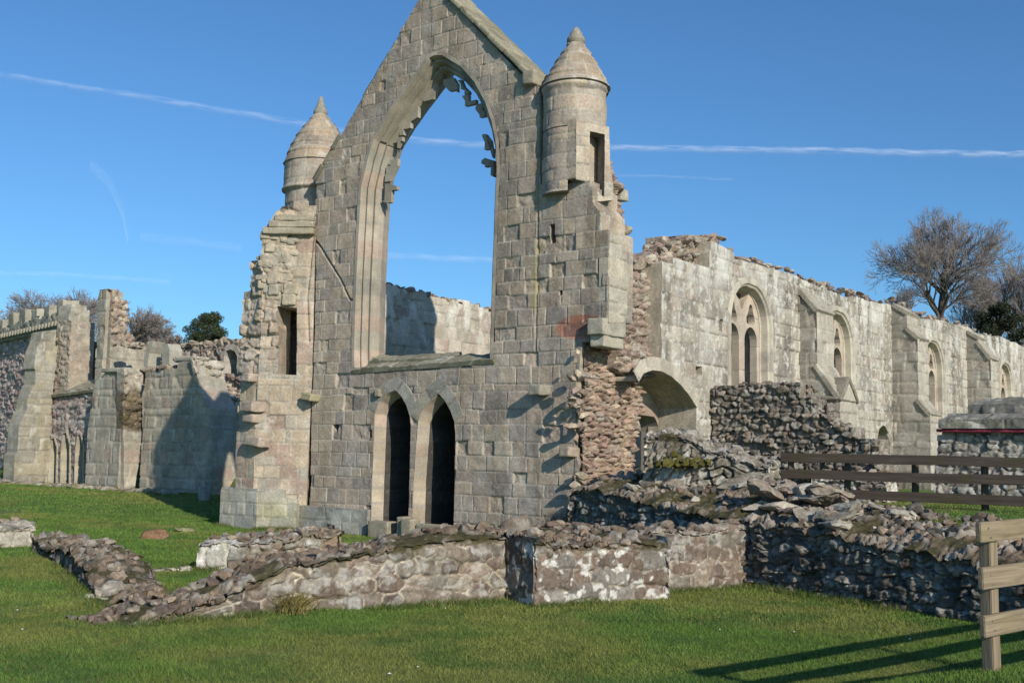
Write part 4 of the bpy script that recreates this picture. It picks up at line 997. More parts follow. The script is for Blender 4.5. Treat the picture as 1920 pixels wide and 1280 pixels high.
for i in range(110):
    x_ = Rr.uniform(1340, 1640); q = DWp.px((x_, np.interp(x_, [1336, 1400, 1498, 1540, 1595, 1640], [730, 717, 722, 775, 822, 838]) + Rr.uniform(-2, 4)))
    rock(mb, DWp.P(q[0], q[1], -Rr.uniform(.02, .85)), Rr.uniform(.05, .14), Rr, pal=[(.18, .145, .115, 3), (.21, .17, .135, 2), (.15, .13, .105, 2)], flat=.55, lich=.4)
P = DWp.P(2, 0)
tag(mb.build('rubble_wall', M_DARK, None, origin=(P[0], P[1], 0)), 'tall dark brown rubble wall stub jutting out from the side wall beside the arch', 'wall')
# lichened low block with a cushion of moss in front of the archway
a_ = at_depth(1205, 900, 20.9); b_ = at_depth(1440, 905, 20.0)
blk = rubble(135, .28, .17, pal=[(.27, .25, .215, 4), (.23, .2, .17, 3), (.33, .31, .27, 2)], mort=(.2, .17, .14), jd=.06, jit=.05, rough=.03, lich=.6, white=.7, moss=.35, res=.025)
z0_ = 0.9
hh = [at_depth(1205, 812, 20.9)[2], at_depth(1260, 816, 20.7)[2], at_depth(1330, 838, 20.5)[2], at_depth(1400, 855, 20.2)[2], at_depth(1440, 872, 20)[2]]
mbh = [h - float(ground_z(a_[0] + (b_[0] - a_[0]) * i / 4, a_[1] + (b_[1] - a_[1]) * i / 4)) for i, h in enumerate(hh)]
lowwall('ruined_block', 'grey lichen-spotted rubble block with a moss cushion before the archway', [a_[:2], b_[:2]], 1.3, mbh, blk, M_RUB, top_style=broken_top(139, [(.27, .25, .215, 4), (.23, .2, .17, 3)], 1, .5), rocks=34, rsize=(.06, .14), rpal=[(.27, .25, .215, 4), (.23, .2, .17, 3)], seed=12, topvar=.08, zoff=-.4)
# moss cushion
mb = MB(); P = at_depth(1275, 868, 20.4)
for i in range(40):
    rock(mb, P + A([Rr.gauss(0, .28), Rr.uniform(-.12, .1), Rr.gauss(0, .05)]), Rr.uniform(.05, .11), Rr, col=A([.10, .095, .025]) * Rr.uniform(.7, 1.3), flat=.7, lich=0)
tag(mb.build('moss_cushion', M_RUB, None, origin=P), 'olive moss cushion growing on the grey lichened block', 'moss')
# low wall with white stones behind the back fence
a_ = at_depth(1520, 925, 24.0); b_ = at_depth(1662, 930, 23.0)
lowwall('low_wall', 'low wall with whitened stones seen between the rails of the back fence', [a_[:2], b_[:2]], .8, [.45, .5, .42], rubble(137, .45, .26, pal=[(.30, .27, .23, 3), (.40, .37, .3, 2), (.22, .18, .16, 2)], lich=.6, white=.8, res=.025), M_RUB, rocks=20, seed=13, topvar=.08)

# ------------------------------------------------------------------ stone-slab roofed building at the right edge
RB = thing('stone_shed', 'low rubble building with mossy stone-slab roof at the right edge behind the fence', 'building', at_depth(1850, 930, 24.5))
p0 = at_depth(1757, 930, 24.8); p1 = at_depth(2000, 935, 23.2); ang = math.degrees(math.atan2(p1[1] - p0[1], p1[0] - p0[0]))
RP = Plane(p0, ang); rq = lambda pts, o=0: [RP.px(p, o) for p in pts]
shed_st = rubble(141, .34, .19, pal=[(.24, .225, .20, 4), (.21, .19, .17, 3), (.29, .265, .23, 2)], mort=(.25, .23, .2), jd=.05, jit=.04, rough=.03, lich=.5, white=.5, res=.028)
ez = RP.px((1850, 800))[1]
mb = MB(); poly = rag(rq([(1750, 1000), (1752, 860), (1757, 840), (1757, 815), (1766, 800)]), .05, .3, 2) + rq([(2060, 806), (2060, 1000)]); poly[0][1] = poly[-1][1] = .6
panel(mb, RP.P, poly, shed_st, .028, thick=3.2, nside=6); mb.build('wall', M_DARK, RB)
mb = MB(); a = RP.px((1768, 797)); rbox(mb, RP.P(a[0] + 2.5, ez - .085, .08), [RP.e, RP.n, (0, 0, 1)], [2.6, .10, .035], .01, (.30, .05, .08)); mb.build('painted_board', M_MOULD, RB)
slabst = ashlar(143, ch=(.42, .5), bw=(.7, 1.5), pal=[(.22, .215, .19, 3), (.18, .175, .155, 3), (.25, .24, .2, 2)], mort=(.07, .065, .055), res=.03, lich=.9, stain=.5, rough=.03, jit=.02)
mb = MB(); e0 = RP.px((1765, 790)); rz = RP.px((1850, 742), -2.6)[1]; ul_ = e0[0]; r0 = RP.px((1822, 745), -1.3)
y1_ = RP.px((1830, 770), .2)[1]; y2_ = RP.px((1830, 744), -.7)[1]; u2_ = RP.px((1817, 760), -.5)[0]; Rr = random.Random(8)
for (ua, zlo, zhi, o0, o1, th) in ((ul_, ez + .16, y1_, .22, -.55, .20), (u2_, y1_ + .16, y2_, -.40, -1.25, .20)):
    quadpanel(mb, RP.P(ua, zlo, o0), RP.P(ul_ + 6, zlo, o0), RP.P(ul_ + 6, zhi, o1), RP.P(ua + .12, zhi, o1), slabst, .03, 1.4, zlo * 3, zlo)
    panel(mb, RP.P, [(ua, zlo - th), (ul_ + 6, zlo - th), (ul_ + 6, zlo), (ua, zlo)], slabst, .03, d0=o0, thick=1.6, dscale=1.3)
mb.build('roof', M_DARK, RB)

# ------------------------------------------------------------------ ground
def axis(a, b, c0, c1, fine, coarse):
    x = [a]
    while x[-1] < b:
        t = x[-1]; d = 0 if c0 <= t <= c1 else min(abs(t - c0), abs(t - c1)); x.append(t + fine + min(coarse, d * .08))
    return A(x)
gx = axis(-400, 400, -16, 12, .12, 25); gy = axis(-60, 900, 5, 30, .12, 30)
X, Y = np.meshgrid(gx, gy); Z = ground_z(X, Y) + .018 * (fbm(X * 2.2, Y * 2.2, 33, 4) - .5)
nx, ny = len(gx), len(gy); I = np.arange(nx * ny).reshape(ny, nx)
Q = np.stack([I[:-1, :-1].ravel(), I[:-1, 1:].ravel(), I[1:, 1:].ravel(), I[1:, :-1].ravel()], 1)
mb = MB(); gcol = mixc(A([0.1033, 0.1676, 0.0349]) + 0 * X[..., None], A([0.1517, 0.1739, 0.0464]), sst(.42, .66, fbm(X * .5, Y * .5, 44, 4)))
gcol = mixc(gcol, A([0.0683, 0.1294, 0.0282]), sst(.5, .7, fbm(X * 1.6, Y * 1.6, 45, 4)) * .7)
mb.add(np.stack([X, Y, Z], -1).reshape(-1, 3), Q, C=gcol.reshape(-1, 3))
def grass_mat(name, trans=0.0):
    mt = bpy.data.materials.new(name); mt.use_nodes = True; n = mt.node_tree.nodes; l = mt.node_tree.links; b = n['Principled BSDF']
    b.inputs['Roughness'].default_value = .75; b.inputs['Specular IOR Level'].default_value = .15
    at = n.new('ShaderNodeAttribute'); at.attribute_name = 'col'
    tc = n.new('ShaderNodeTexCoord'); nz = n.new('ShaderNodeTexNoise'); nz.inputs['Scale'].default_value = 45; nz.inputs['Detail'].default_value = 6; nz.inputs['Roughness'].default_value = .75
    l.new(tc.outputs['Object'], nz.inputs['Vector'])
    mr = n.new('ShaderNodeMapRange'); mr.inputs['From Min'].default_value = .3; mr.inputs['From Max'].default_value = .7; mr.inputs['To Min'].default_value = .6; mr.inputs['To Max'].default_value = 1.4
    l.new(nz.outputs['Fac'], mr.inputs['Value']); mu = n.new('ShaderNodeVectorMath'); mu.operation = 'SCALE'; l.new(at.outputs['Color'], mu.inputs[0]); l.new(mr.outputs[0], mu.inputs['Scale']); l.new(mu.outputs[0], b.inputs['Base Color'])
    bp = n.new('ShaderNodeBump'); bp.inputs['Strength'].default_value = .6; bp.inputs['Distance'].default_value = .03; l.new(nz.outputs['Fac'], bp.inputs['Height']); l.new(bp.outputs[0], b.inputs['Normal'])
    return mt
M_GR = grass_mat('lawn_turf')
struct(mb.build('ground', M_GR))
# grass blades
def blades(n, xr, yr, hgt, wid, seed, wfun=None):
    R = np.random.RandomState(seed); x = R.uniform(*xr, n); y = R.uniform(*yr, n)
    k = (np.abs(x) < .49 * y + 1.0)
    if wfun is not None: k &= R.rand(n) < wfun(x, y)
    x, y = x[k], y[k]; n = len(x); z = ground_z(x, y) - .005
    a = R.uniform(0, 6.28, n); h = hgt * R.uniform(.4, 1.25, n) * (.55 + .8 * fbm(x * 1.9, y * 1.9, 4, 4)); w_ = wid * R.uniform(.6, 1.3, n); lx = R.normal(0, .55, n) * h; ly = R.normal(0, .55, n) * h
    ca, sa = np.cos(a) * w_, np.sin(a) * w_
    V = np.stack([np.stack([x - ca, y - sa, z], 1), np.stack([x + ca, y + sa, z], 1), np.stack([x + lx, y + ly, z + h], 1)], 1).reshape(-1, 3)
    c = mixc(A([0.1174, 0.1996, 0.0386]) + np.zeros((n, 1)), A([0.1807, 0.2063, 0.0536]), sst(.4, .66, fbm(x * .5, y * .5, 44, 4))); c = mixc(c, A([0.078, 0.1491, 0.0323]), sst(.5, .7, fbm(x * 1.6, y * 1.6, 45, 4)) * .7)
    c = c * (R.uniform(.7, 1.3, n) * (.78 + .44 * fbm(x * 3.1, y * 3.1, 46, 3)))[:, None]; dry = R.rand(n) < .03 + .16 * sst(.55, .75, fbm(x * .8 + 9, y * .8, 47, 4)); c = np.where(dry[:, None], A([.19, .165, .065]), c)
    return V, np.arange(3 * n).reshape(-1, 3), np.repeat(c, 3, 0)
mb = MB()
for (n, xr, yr, h, w_, sd) in ((330000, (-6.5, 6.5), (6.5, 13.5), .042, .0040, 1), (190000, (-10, 7), (13.5, 20), .045, .006, 2), (120000, (-14, -1), (20, 32), .05, .009, 3), (60000, (-24, -6), (32, 48), .06, .014, 4), (40000, (4, 14), (13, 30), .05, .008, 5)):
    V, T, C = blades(n, xr, yr, h, w_, sd); mb.add(V, T=T, C=C)
def fringe(path, n, h, seed, spread=.10):
    R = np.random.RandomState(seed); P = A(path, float); s_ = np.concatenate([[0], np.cumsum(np.hypot(*np.diff(P, axis=0).T))]); t = R.uniform(0, s_[-1], n)
    k = vn(t * 1.3, t * 0, seed) > .35; t = t[k]; n = len(t); x = np.interp(t, s_, P[:, 0]) + R.normal(0, spread, n); y = np.interp(t, s_, P[:, 1]) + R.normal(0, spread, n) - .05; z = ground_z(x, y) - .01
    hh_ = h * R.uniform(.3, 1.2, n); a = R.uniform(0, 6.28, n); w_ = .005; lx, ly = R.normal(0, .5, (2, n)) * hh_
    V = np.stack([np.stack([x - np.cos(a) * w_, y - np.sin(a) * w_, z], 1), np.stack([x + np.cos(a) * w_, y + np.sin(a) * w_, z], 1), np.stack([x + lx, y + ly, z + hh_], 1)], 1).reshape(-1, 3)
    c = np.where(R.rand(n, 1) < .22, A([.24, .20, .09]), A([.085, .14, .03])) * R.uniform(.6, 1.4, (n, 1)); return V, np.arange(3 * n).reshape(-1, 3), np.repeat(c, 3, 0)
for i, (pth, n_, h_) in enumerate(((pA, 9000, .11), (sp, 2600, .10), (pA2, 2600, .11), (pD[2:], 5000, .12), (pB, 5000, .10), (pE, 3500, .10), ([PL.P(ul, 0.0, .05)[:2], cxy[:2]], 1500, .12), ([cxy[:2], LPp.P(ur, 0.0, .05)[:2]], 2200, .14))):
    V, T, C = fringe(pth, n_, h_, 50 + i); mb.add(V, T=T, C=C)
o = mb.build('lawn_grass', M_GR); o['kind'] = 'stuff'
tag(o, 'short green mown grass covering the lawn', 'grass')
R_ = np.random.RandomState(3); mb = MB()
for i in range(12):
    y_ = R_.uniform(8, 17); x_ = R_.uniform(-.46, .46) * y_; a_ = np.linspace(0, 6.283, 8)[:-1]; s_ = R_.uniform(.008, .02); z_ = float(ground_z(x_, y_)) + .04
    mb.add(np.concatenate([[[x_, y_, z_ + .01]], np.stack([x_ + s_ * np.cos(a_), y_ + s_ * np.sin(a_), a_ * 0 + z_], 1)]), T=[[0, j + 1, (j + 1) % 7 + 1] for j in range(7)], C=(.75, .74, .68))
o = mb.build('daisies', M_MOULD); o['kind'] = 'stuff'; tag(o, 'tiny white daisies and scraps dotted over the lawn', 'daisies')
# loose stones on the lawn
def loose(label, px, py, sx, sz, col, seed, flat=.5, lich=.5):
    mb = MB(); P = on_z(px, py, 0); P[2] = float(ground_z(P[0], P[1])); rock(mb, P + A([0, 0, sz * .3]), sx, random.Random(seed), col=col, flat=flat, lo=False, lich=lich, rot=.2)
    return tag(mb.build('loose_stone', M_RUB, None, origin=P), label, 'stone')
loose('flat mossy brown stone lying alone on the lawn', 296, 1010, .30, .22, (.20, .12, .07), 3, .5, .8)
loose('faint low stone showing through the grass near the plinth', 346, 996, .28, .08, (.22, .2, .12), 4, .35)
loose('small pale stone at the foot of the plinth', 503, 1000, .10, .07, (.45, .42, .32), 5, .6)
P = on_z(382, 950, 0); P[2] = float(ground_z(P[0], P[1])); mb = MB()
rbox(mb, P + A([0, 0, .22]), [G.e, G.n, (0, 0, 1)], [.16, .14, .26], .04, (.34, .33, .29), .015, random.Random(4))
tag(mb.build('stone_stump', M_ASH, None, origin=P), 'short upright grey stone standing in the gable shadow edge', 'stone')
for i, (px, py) in enumerate(((180, 1122), (208, 1128), (420, 1155))):
    loose(['pale tuft-edged stone beside the mossy footing', 'small buff stone at the end of the mossy footing', 'white stone in the grass at the foot of the low wall'][i], px, py, .13, .08, (.42, .38, .27), 20 + i, .5)

# ------------------------------------------------------------------ timber fences
def wood_mat(name, ca, cb):
    mt = bpy.data.materials.new(name); mt.use_nodes = True; n = mt.node_tree.nodes; l = mt.node_tree.links; b = n['Principled BSDF']; b.inputs['Roughness'].default_value = .85; b.inputs['Specular IOR Level'].default_value = .2
    tc = n.new('ShaderNodeTexCoord'); mp = n.new('ShaderNodeMapping'); mp.inputs['Scale'].default_value = (1, 1, 1); l.new(tc.outputs['UV'], mp.inputs['Vector'])
    at = n.new('ShaderNodeAttribute'); at.attribute_name = 'grain'
    nz = n.new('ShaderNodeTexNoise'); nz.inputs['Scale'].default_value = 1.0; nz.inputs['Detail'].default_value = 7; nz.inputs['Roughness'].default_value = .65; nz.inputs['Distortion'].default_value = .6
    l.new(at.outputs['Vector'], nz.inputs['Vector'])
    cr = n.new('ShaderNodeValToRGB'); cr.color_ramp.elements[0].position = .3; cr.color_ramp.elements[1].position = .7
    cr.color_ramp.elements[0].color = (*ca, 1); cr.color_ramp.elements[1].color = (*cb, 1); l.new(nz.outputs['Fac'], cr.inputs['Fac'])
    n2 = n.new('ShaderNodeTexNoise'); n2.inputs['Scale'].default_value = 2.5; n2.inputs['Detail'].default_value = 4; l.new(tc.outputs['Object'], n2.inputs['Vector'])
    mr = n.new('ShaderNodeMapRange'); mr.inputs['From Min'].default_value = .5; mr.inputs['From Max'].default_value = .68; mr.inputs['To Max'].default_value = .6; l.new(n2.outputs['Fac'], mr.inputs['Value'])
    mx = n.new('ShaderNodeMix'); mx.data_type = 'RGBA'; mx.inputs[7].default_value = (cb[0] * .62, cb[1] * .72, cb[2] * .4, 1); l.new(mr.outputs[0], mx.inputs[0]); l.new(cr.outputs[0], mx.inputs[6]); l.new(mx.outputs[2], b.inputs['Base Color'])
    bp = n.new('ShaderNodeBump'); bp.inputs['Strength'].default_value = .45; bp.inputs['Distance'].default_value = .01; l.new(nz.outputs['Fac'], bp.inputs['Height']); l.new(bp.outputs[0], b.inputs['Normal'])
    return mt
M_W1 = wood_mat('weathered_fence_timber', (.15, .115, .075), (.34, .275, .19)); M_W2 = wood_mat('dark_fence_timber', (.055, .042, .034), (.125, .098, .08))
def timber(name, a, b, up, h, t, mat, parent, seed):
    """board from a to b, section h (along up) x t"""
    a = A(a); b = A(b); d = b - a; L = np.linalg.norm(d); d = d / L; up = A(up, float); up = up - (up @ d) * d; up = up / np.linalg.norm(up); s_ = np.cross(d, up)
    mb = MB(); R = np.random.RandomState(seed)
    bmx = bmesh.new(); bmesh.ops.create_cube(bmx, size=2)
    for v in bmx.verts: v.co = Vector((v.co.x * L / 2, v.co.y * h / 2, v.co.z * t / 2))
    bmesh.ops.bevel(bmx, geom=bmx.edges[:], offset=.006, segments=2, affect='EDGES')
    if L > .8: bmesh.ops.subdivide_edges(bmx, edges=[e for e in bmx.edges if abs(e.verts[0].co.x - e.verts[1].co.x) > L * .8], cuts=10)
    bmesh.ops.triangulate(bmx, faces=bmx.faces[:]); bmx.verts.ensure_lookup_table(); loc = A([v.co[:] for v in bmx.verts]); T = [[v.index for v in f.verts] for f in bmx.faces]; bmx.free()
    ph = R.uniform(0, 9)
    loc2 = loc.copy(); loc2[:, 1] += .012 * (vn(loc[:, 0] * .9 + ph, loc[:, 0] * 0, seed) - .5) * 2; loc2[:, 2] += .008 * (vn(loc[:, 0] * .8 + ph, loc[:, 0] * 0 + 3, seed) - .5) * 2
    Wd = (a + b) / 2 + loc2 @ A([d, up, s_]); mb.add(Wd, T=T)
    o = mb.build(name, mat, parent, smooth=False)
    g = o.data.attributes.new('grain', 'FLOAT_VECTOR', 'POINT')
    g.data.foreach_set('vector', (loc * A([1.3, 26, 26]) + ph * 7).astype(np.float32).ravel()); return o
UP = (0, 0, 1)
# near fence: traced end of the rails, running away to the right
pb = at_depth(1866, 1262, 7.75)
NF = thing('timber_fence', 'weathered three-rail timber fence end close by at the right edge', 'fence', pb)
fd = A([.80, .60, 0]); fn = A([.60, -.80, 0])
for k, (yt, yb) in enumerate(((980, 1017), (1067, 1107), (1154, 1193))):
    xl = 1834 + k * 3.5
    c0 = at_depth(xl, (yt + yb) / 2, 7.68); hgt = (yb - yt) / FPX * 7.7
    end = c0 + fd * 7.5 + A([0, 0, .20])
    timber('rail', c0, end, UP, hgt, .04, M_W1, NF, 3 + k)
    for dx, dz in ((.10, .03), (.13, -.035)):
        nmb = MB(); c_ = c0 + fd * dx + A([0, 0, dz]) + fn * .021; a_ = np.linspace(0, 6.283, 9)[:-1]
        nmb.add(np.concatenate([[c_ + fn * .004], c_ + .008 * (np.cos(a_)[:, None] * fd + np.sin(a_)[:, None] * A([0, 0, 1.0]))]), T=[[0, i + 1, (i + 1) % 8 + 1] for i in range(8)], C=(.10, .09, .085)); nmb.build('nail', M_MOULD, NF)
tp = at_depth(1860, 992, 7.80) + fn * -.03; bt = at_depth(1870, 1290, 7.80) + fn * -.03
off = -fn * .065 + fd * .095
timber('post', A([pb[0], pb[1], pb[2] - .25]) + off, A([pb[0] - .02, pb[1], at_depth(1860, 985, 7.75)[2]]) + off, fd, .105, .085, M_W1, NF, 9)
q2 = pb + fd * 2.6; timber('post', A([q2[0], q2[1], float(ground_z(q2[0], q2[1])) - .3]) + off, A([q2[0], q2[1], at_depth(1860, 985, 7.75)[2] + .09]) + off, fd, .105, .085, M_W1, NF, 10)
# back fence on the terrace
BF = thing('timber_fence', 'dark three-rail timber fence crossing the terrace in front of the stone shed', 'fence', at_depth(1720, 955, 20.6))
L0, L1 = 22.3, 19.3
for k, ((xa, ya, yb), (xc, yc, yd)) in enumerate((((1464, 850, 864), (1960, 856, 881)), ((1465, 880, 896), (1960, 891, 914)), ((1598, 918, 934), (1960, 932, 951)))):
    Ya = L0 if k < 2 else L0 + (L1 - L0) * (xa - 1464) / 500
    a = at_depth(xa, (ya + yb) / 2, Ya); b = at_depth(xc, (yc + yd) / 2, L1)
    timber('rail', a, b, UP, .18, .04, M_W2, BF, 20 + k)
for k, (x_, yb) in enumerate(((1484, 935), (1590, 930), (1717, 957), (1848, 957), (1972, 962))):
    Yd = L0 + (L1 - L0) * (x_ - 1464) / 500 + .09
    a = at_depth(x_, yb + 10, Yd); b = at_depth(x_, 853, Yd); timber('post', a, A([a[0], a[1], b[2] - .03]), (1, 0, 0), .11, .09, M_W2, BF, 30 + k)
# withered plants on the ruins
def tuft(label, P, h, n, seed, col, spread=.12, droop=.6):
    R = np.random.RandomState(seed); mb = MB(); segs = []
    for i in range(n):
        a = R.uniform(0, 6.28); l = h * R.uniform(.5, 1.1); p = P + R.normal(0, spread * .3, 3) * A([1, 1, .2]); d = A([math.cos(a) * droop * R.rand(), math.sin(a) * droop * R.rand(), 1.0])
        for k in range(4):
            q_ = p + d / np.linalg.norm(d) * l / 4; segs.append([*p, *q_, .006 * (1 - k * .2), .006 * (.8 - k * .2)]); p = q_; d = d + A([math.cos(a), math.sin(a), 0]) * .25 * droop - A([0, 0, .22 * k])
    S = A(segs); a = S[:, :3]; b = S[:, 3:6]; d = b - a; d /= np.linalg.norm(d, axis=1)[:, None] + 1e-9; s_ = np.cross(d, A([.3, -.9, .2])); s_ /= np.linalg.norm(s_, axis=1)[:, None]; s2 = np.cross(d, s_)
    for w in (s_, s2): 
        V = np.stack([a - w * S[:, 6:7], a + w * S[:, 6:7], b + w * S[:, 7:8], b - w * S[:, 7:8]], 1).reshape(-1, 3); mb.add(V, np.arange(len(V)).reshape(-1, 4), C=np.repeat(A(col) * R.uniform(.6, 1.4, (len(S), 1)), 4, 0))
    return tag(mb.build('dry_grass_tuft', M_GR, None, origin=P), label, 'plant')
q_ = W.px((1168, 912), ob_); tuft('straw-coloured tuft of dead grass hanging on the broken pier', W.P(q_[0], q_[1], ob_ + .1), .55, 150, 3, (.26, .20, .12), .35, 1.1)
q_ = G.px((1060, 985)); tuft('thin dry tuft at the foot of the gable beside the broken pier', G.P(q_[0], q_[1] - .1, .25), .6, 90, 4, (.28, .23, .15), .3, .7)
P = on_z(548, 1146, 0); tuft('olive tuft of long grass against the low wall left of centre', A([P[0], P[1] - .05, 0]), .32, 260, 5, (.20, .17, .06), .35, 1.0)
# ------------------------------------------------------------------ ruined range on the left, beyond the gable
LY = 43.0
lp = at_depth(375, 800, LY)
L = Plane(lp, -37.7)
RL = .055
Lq = lambda pts, o=0.0: [L.px(p, o) for p in pts]
gz_ = -.2
def grounded(poly, idx):
    for i in idx: poly[i] = A([poly[i][0], gz_])
    return poly
l_ash = ashlar(201, ch=(.40, .58), bw=(.5, 1.1), pal=[(.37, .335, .265, 3), (.335, .31, .25, 3), (.40, .355, .275, 2), (.37, .30, .245, 1.4)], res=RL, lich=.4, stain=.45, jw=.02, jd=.04, rough=.02, bad=.12)
l_pale = ashlar(202, ch=(.40, .58), bw=(.6, 1.2), pal=[(.35, .315, .235, 3), (.32, .29, .215, 3), (.30, .28, .23, 2)], res=RL, lich=.45, stain=.6, jd=.04, jw=.02, rough=.025, bad=.15)
l_rub = rubble(203, .42, .24, pal=[(.29, .24, .215, 4), (.25, .20, .19, 3), (.33, .29, .26, 3), (.27, .19, .17, 2)], mort=(.36, .33, .29), jd=.07, jit=.06, rough=.04, lich=.5, res=RL)
l_core = rubble(204, .40, .20, pal=[(.33, .26, .20, 4), (.29, .21, .17, 3), (.37, .32, .25, 3), (.25, .18, .15, 2)], mort=(.40, .34, .27), jd=.09, jit=.08, rough=.05, lich=.3, res=RL)
l_white = rubble(205, .6, .30, pal=[(.44, .41, .33, 4), (.40, .36, .29, 3), (.33, .27, .21, 2)], mort=(.30, .25, .2), jd=.09, jit=.08, rough=.05, lich=.5, white=.5, res=RL)
def lthing(name, label, x): P = L.P(L.px((x, 900))[0], 0.0, 0.0); return thing(name, label, 'ruin', P)
# 1 block that catches the gable's shadow
T1 = lthing('ruined_wall', 'grey ashlar wall beyond the gable carrying the triangular shadow of the gable', 330)
mb = MB(); poly = Lq([(258, 930), (262, 900)], .8) + rag(Lq([(266, 800), (270, 696), (300, 690), (333, 690), (333, 675), (366, 674), (368, 700), (378, 737), (393, 766), (396, 800)], .8), .09, .5, 5) + Lq([(396, 930)], .8); grounded(poly, (0, -1))
panel(mb, L.P, poly, l_ash, RL, thick=1.3, d0=.8); mb.build('wall', M_ASH, T1)
mb = MB(); a, b = L.px((330, 676), .8), L.px((368, 676), .8); rbox(mb, L.P((a[0] + b[0]) / 2, a[1] + .05, .5), [L.e, L.n, (0, 0, 1)], [(b[0] - a[0]) / 2, .32, .07], .03, (.36, .34, .28), .012, random.Random(3)); mb.build('ledge', M_ASH, T1)
R1 = Plane(L.P(L.px((372, 740), .8)[0], 0.0, .8), WANG)
mb = MB(); poly = rag([R1.px(p) for p in ((366, 674), (395, 670), (416, 676), (423, 712), (432, 732), (446, 744), (470, 748), (475, 940), (395, 940), (394, 766), (378, 737))], .12, .4, 3); panel(mb, R1.P, poly, blend(l_ash, l_white, lambda u, v: sst(2.2, 3.6, v)), RL, thick=.2, d0=-.1, dscale=1.3)
mb.build('broken_return', M_PALE, T1)
# rubble wall top behind with the round-headed opening
T2 = lthing('ruined_wall', 'rubble wall behind with a round-headed opening showing sky', 420); B2 = L.off(-3.0); bq = lambda pts: [B2.px(p) for p in pts]
rnd_ = bq([(422, 700), (422, 668), (426, 658), (434, 655), (442, 658), (447, 668), (447, 700)])
mb = MB(); poly = rag(bq([(262, 930), (262, 660), (300, 652), (330, 652), (360, 646), (400, 642), (430, 636), (480, 636), (480, 930)]), .14, .45, 5); grounded(poly, (0, -1))
panel(mb, B2.P, poly, l_core, RL, [rnd_], thick=.9, dscale=1.2); mb.build('wall', M_RUB, T2)
mb = MB(); sweep(mb, rnd_, [(-.22, .0), (-.22, .06), (.0, .07), (.02, -.3)], B2.P, PALE, 3, vlen=.5); mb.build('arch_stones', M_PALE, T2)
# 2 buttress block with ledge and mossy torn side
def rplane(px, off): return Plane(L.P(L.px(px, off)[0], 0.0, off), WANG)
T3 = lthing('ruined_buttress', 'stepped ashlar buttress with ledge and a mossy torn right side, beyond the lawn', 215)
mb = MB(); o_ = 1.5
poly = grounded(Lq([(158, 930), (165, 800), (178, 715), (196, 700), (198, 694), (233, 689), (234, 800), (235, 930)], o_), (0, -1)); poly[-1][0] = poly[-2][0] = poly[-3][0]
panel(mb, L.P, poly, l_ash, RL, thick=.6, d0=o_)
R3 = rplane((233, 800), o_); r3 = lambda pts: [R3.px(p) for p in pts]
moss_ = rubble(206, .4, .2, pal=[(.15, .12, .08, 3), (.12, .095, .065, 2)], mort=(.08, .07, .045), jd=.07, jit=.08, rough=.06, moss=.6, lich=.1, res=RL)
c3 = R3.px((256, 775))
poly = r3([(233, 930), (233, 689), (267, 697), (264, 738), (279, 775), (278, 806), (268, 830), (254, 905), (252, 930)]); grounded(poly, (0, -1))
panel(mb, R3.P, poly, blend(blend(l_ash, l_white, lambda u, v: sst(c3[1] + .3, c3[1] + 1.2, v) * .8), moss_, lambda u, v: sst(1.25, .95, np.hypot((u - c3[0]) / 1.0, (v - c3[1] - .1) / .75))), RL, thick=.5, d0=-.01, dscale=1.2)
mb.build('wall', M_ASH, T3)
mb = MB(); a, b = L.px((196, 697), o_), L.px((234, 697), o_); rbox(mb, L.P((a[0] + b[0]) / 2, a[1] + .05, o_ - .6), [L.e, L.n, (0, 0, 1)], [(b[0] - a[0]) / 2 + .08, .7, .09], .04, (.37, .34, .27), .01, random.Random(1)); mb.build('ledge', M_ASH, T3)
# 3 tall stump with exposed core
T4 = lthing('ruined_stump', 'tall jagged stump of wall with exposed reddish rubble core against the trees', 210)
mb = MB(); o_ = .3
poly = Lq([(176, 760), (180, 640), (183, 560), (187, 545), (200, 543), (200, 760)], o_); poly[-1][0] = poly[-2][0]
panel(mb, L.P, poly, l_ash, RL, thick=.8, d0=o_)
R4 = rplane((200, 640), o_); r4 = lambda pts: [R4.px(p) for p in pts]
poly = r4([(200, 760), (200, 543)]) + rag(r4([(205, 541), (222, 543), (232, 562), (238, 578), (241, 592), (247, 622), (252, 645)]), .06, .4, 8) + r4([(281, 646), (281, 760)]); poly[1][0] = poly[0][0]
zc_ = R4.px((235, 650))[1]
panel(mb, R4.P, poly, blend(l_ash, l_core, lambda u, v: sst(zc_ - .3, zc_ + .2, v + .4 * (vn(u, v * 0, 4) - .5)) * sst(.0, .35, u - R4.px((203, 600))[0] + .3 * (vn(v * 2, v * 0, 6) - .5))), RL, thick=.8, d0=-.01, dscale=1.25)
mb.build('wall', M_RUB, T4)
T5 = lthing('broken_window', 'broken window arch with two curved stone stumps standing on the wall head', 295)
mb = MB()
for pts in (((268, 720), (270, 668), (273, 655), (277, 644), (283, 639), (287, 640), (284, 650), (279, 662), (276, 690), (275, 720)), ((304, 720), (304, 668), (303, 650), (305, 643), (314, 644), (318, 655), (317, 720))):
    prism(mb, [L.P(*L.px(p, .2), .2) for p in pts], -.6 * L.n, (.36, .34, .28))
mb.build('jamb', M_ASH, T5, smooth=False)
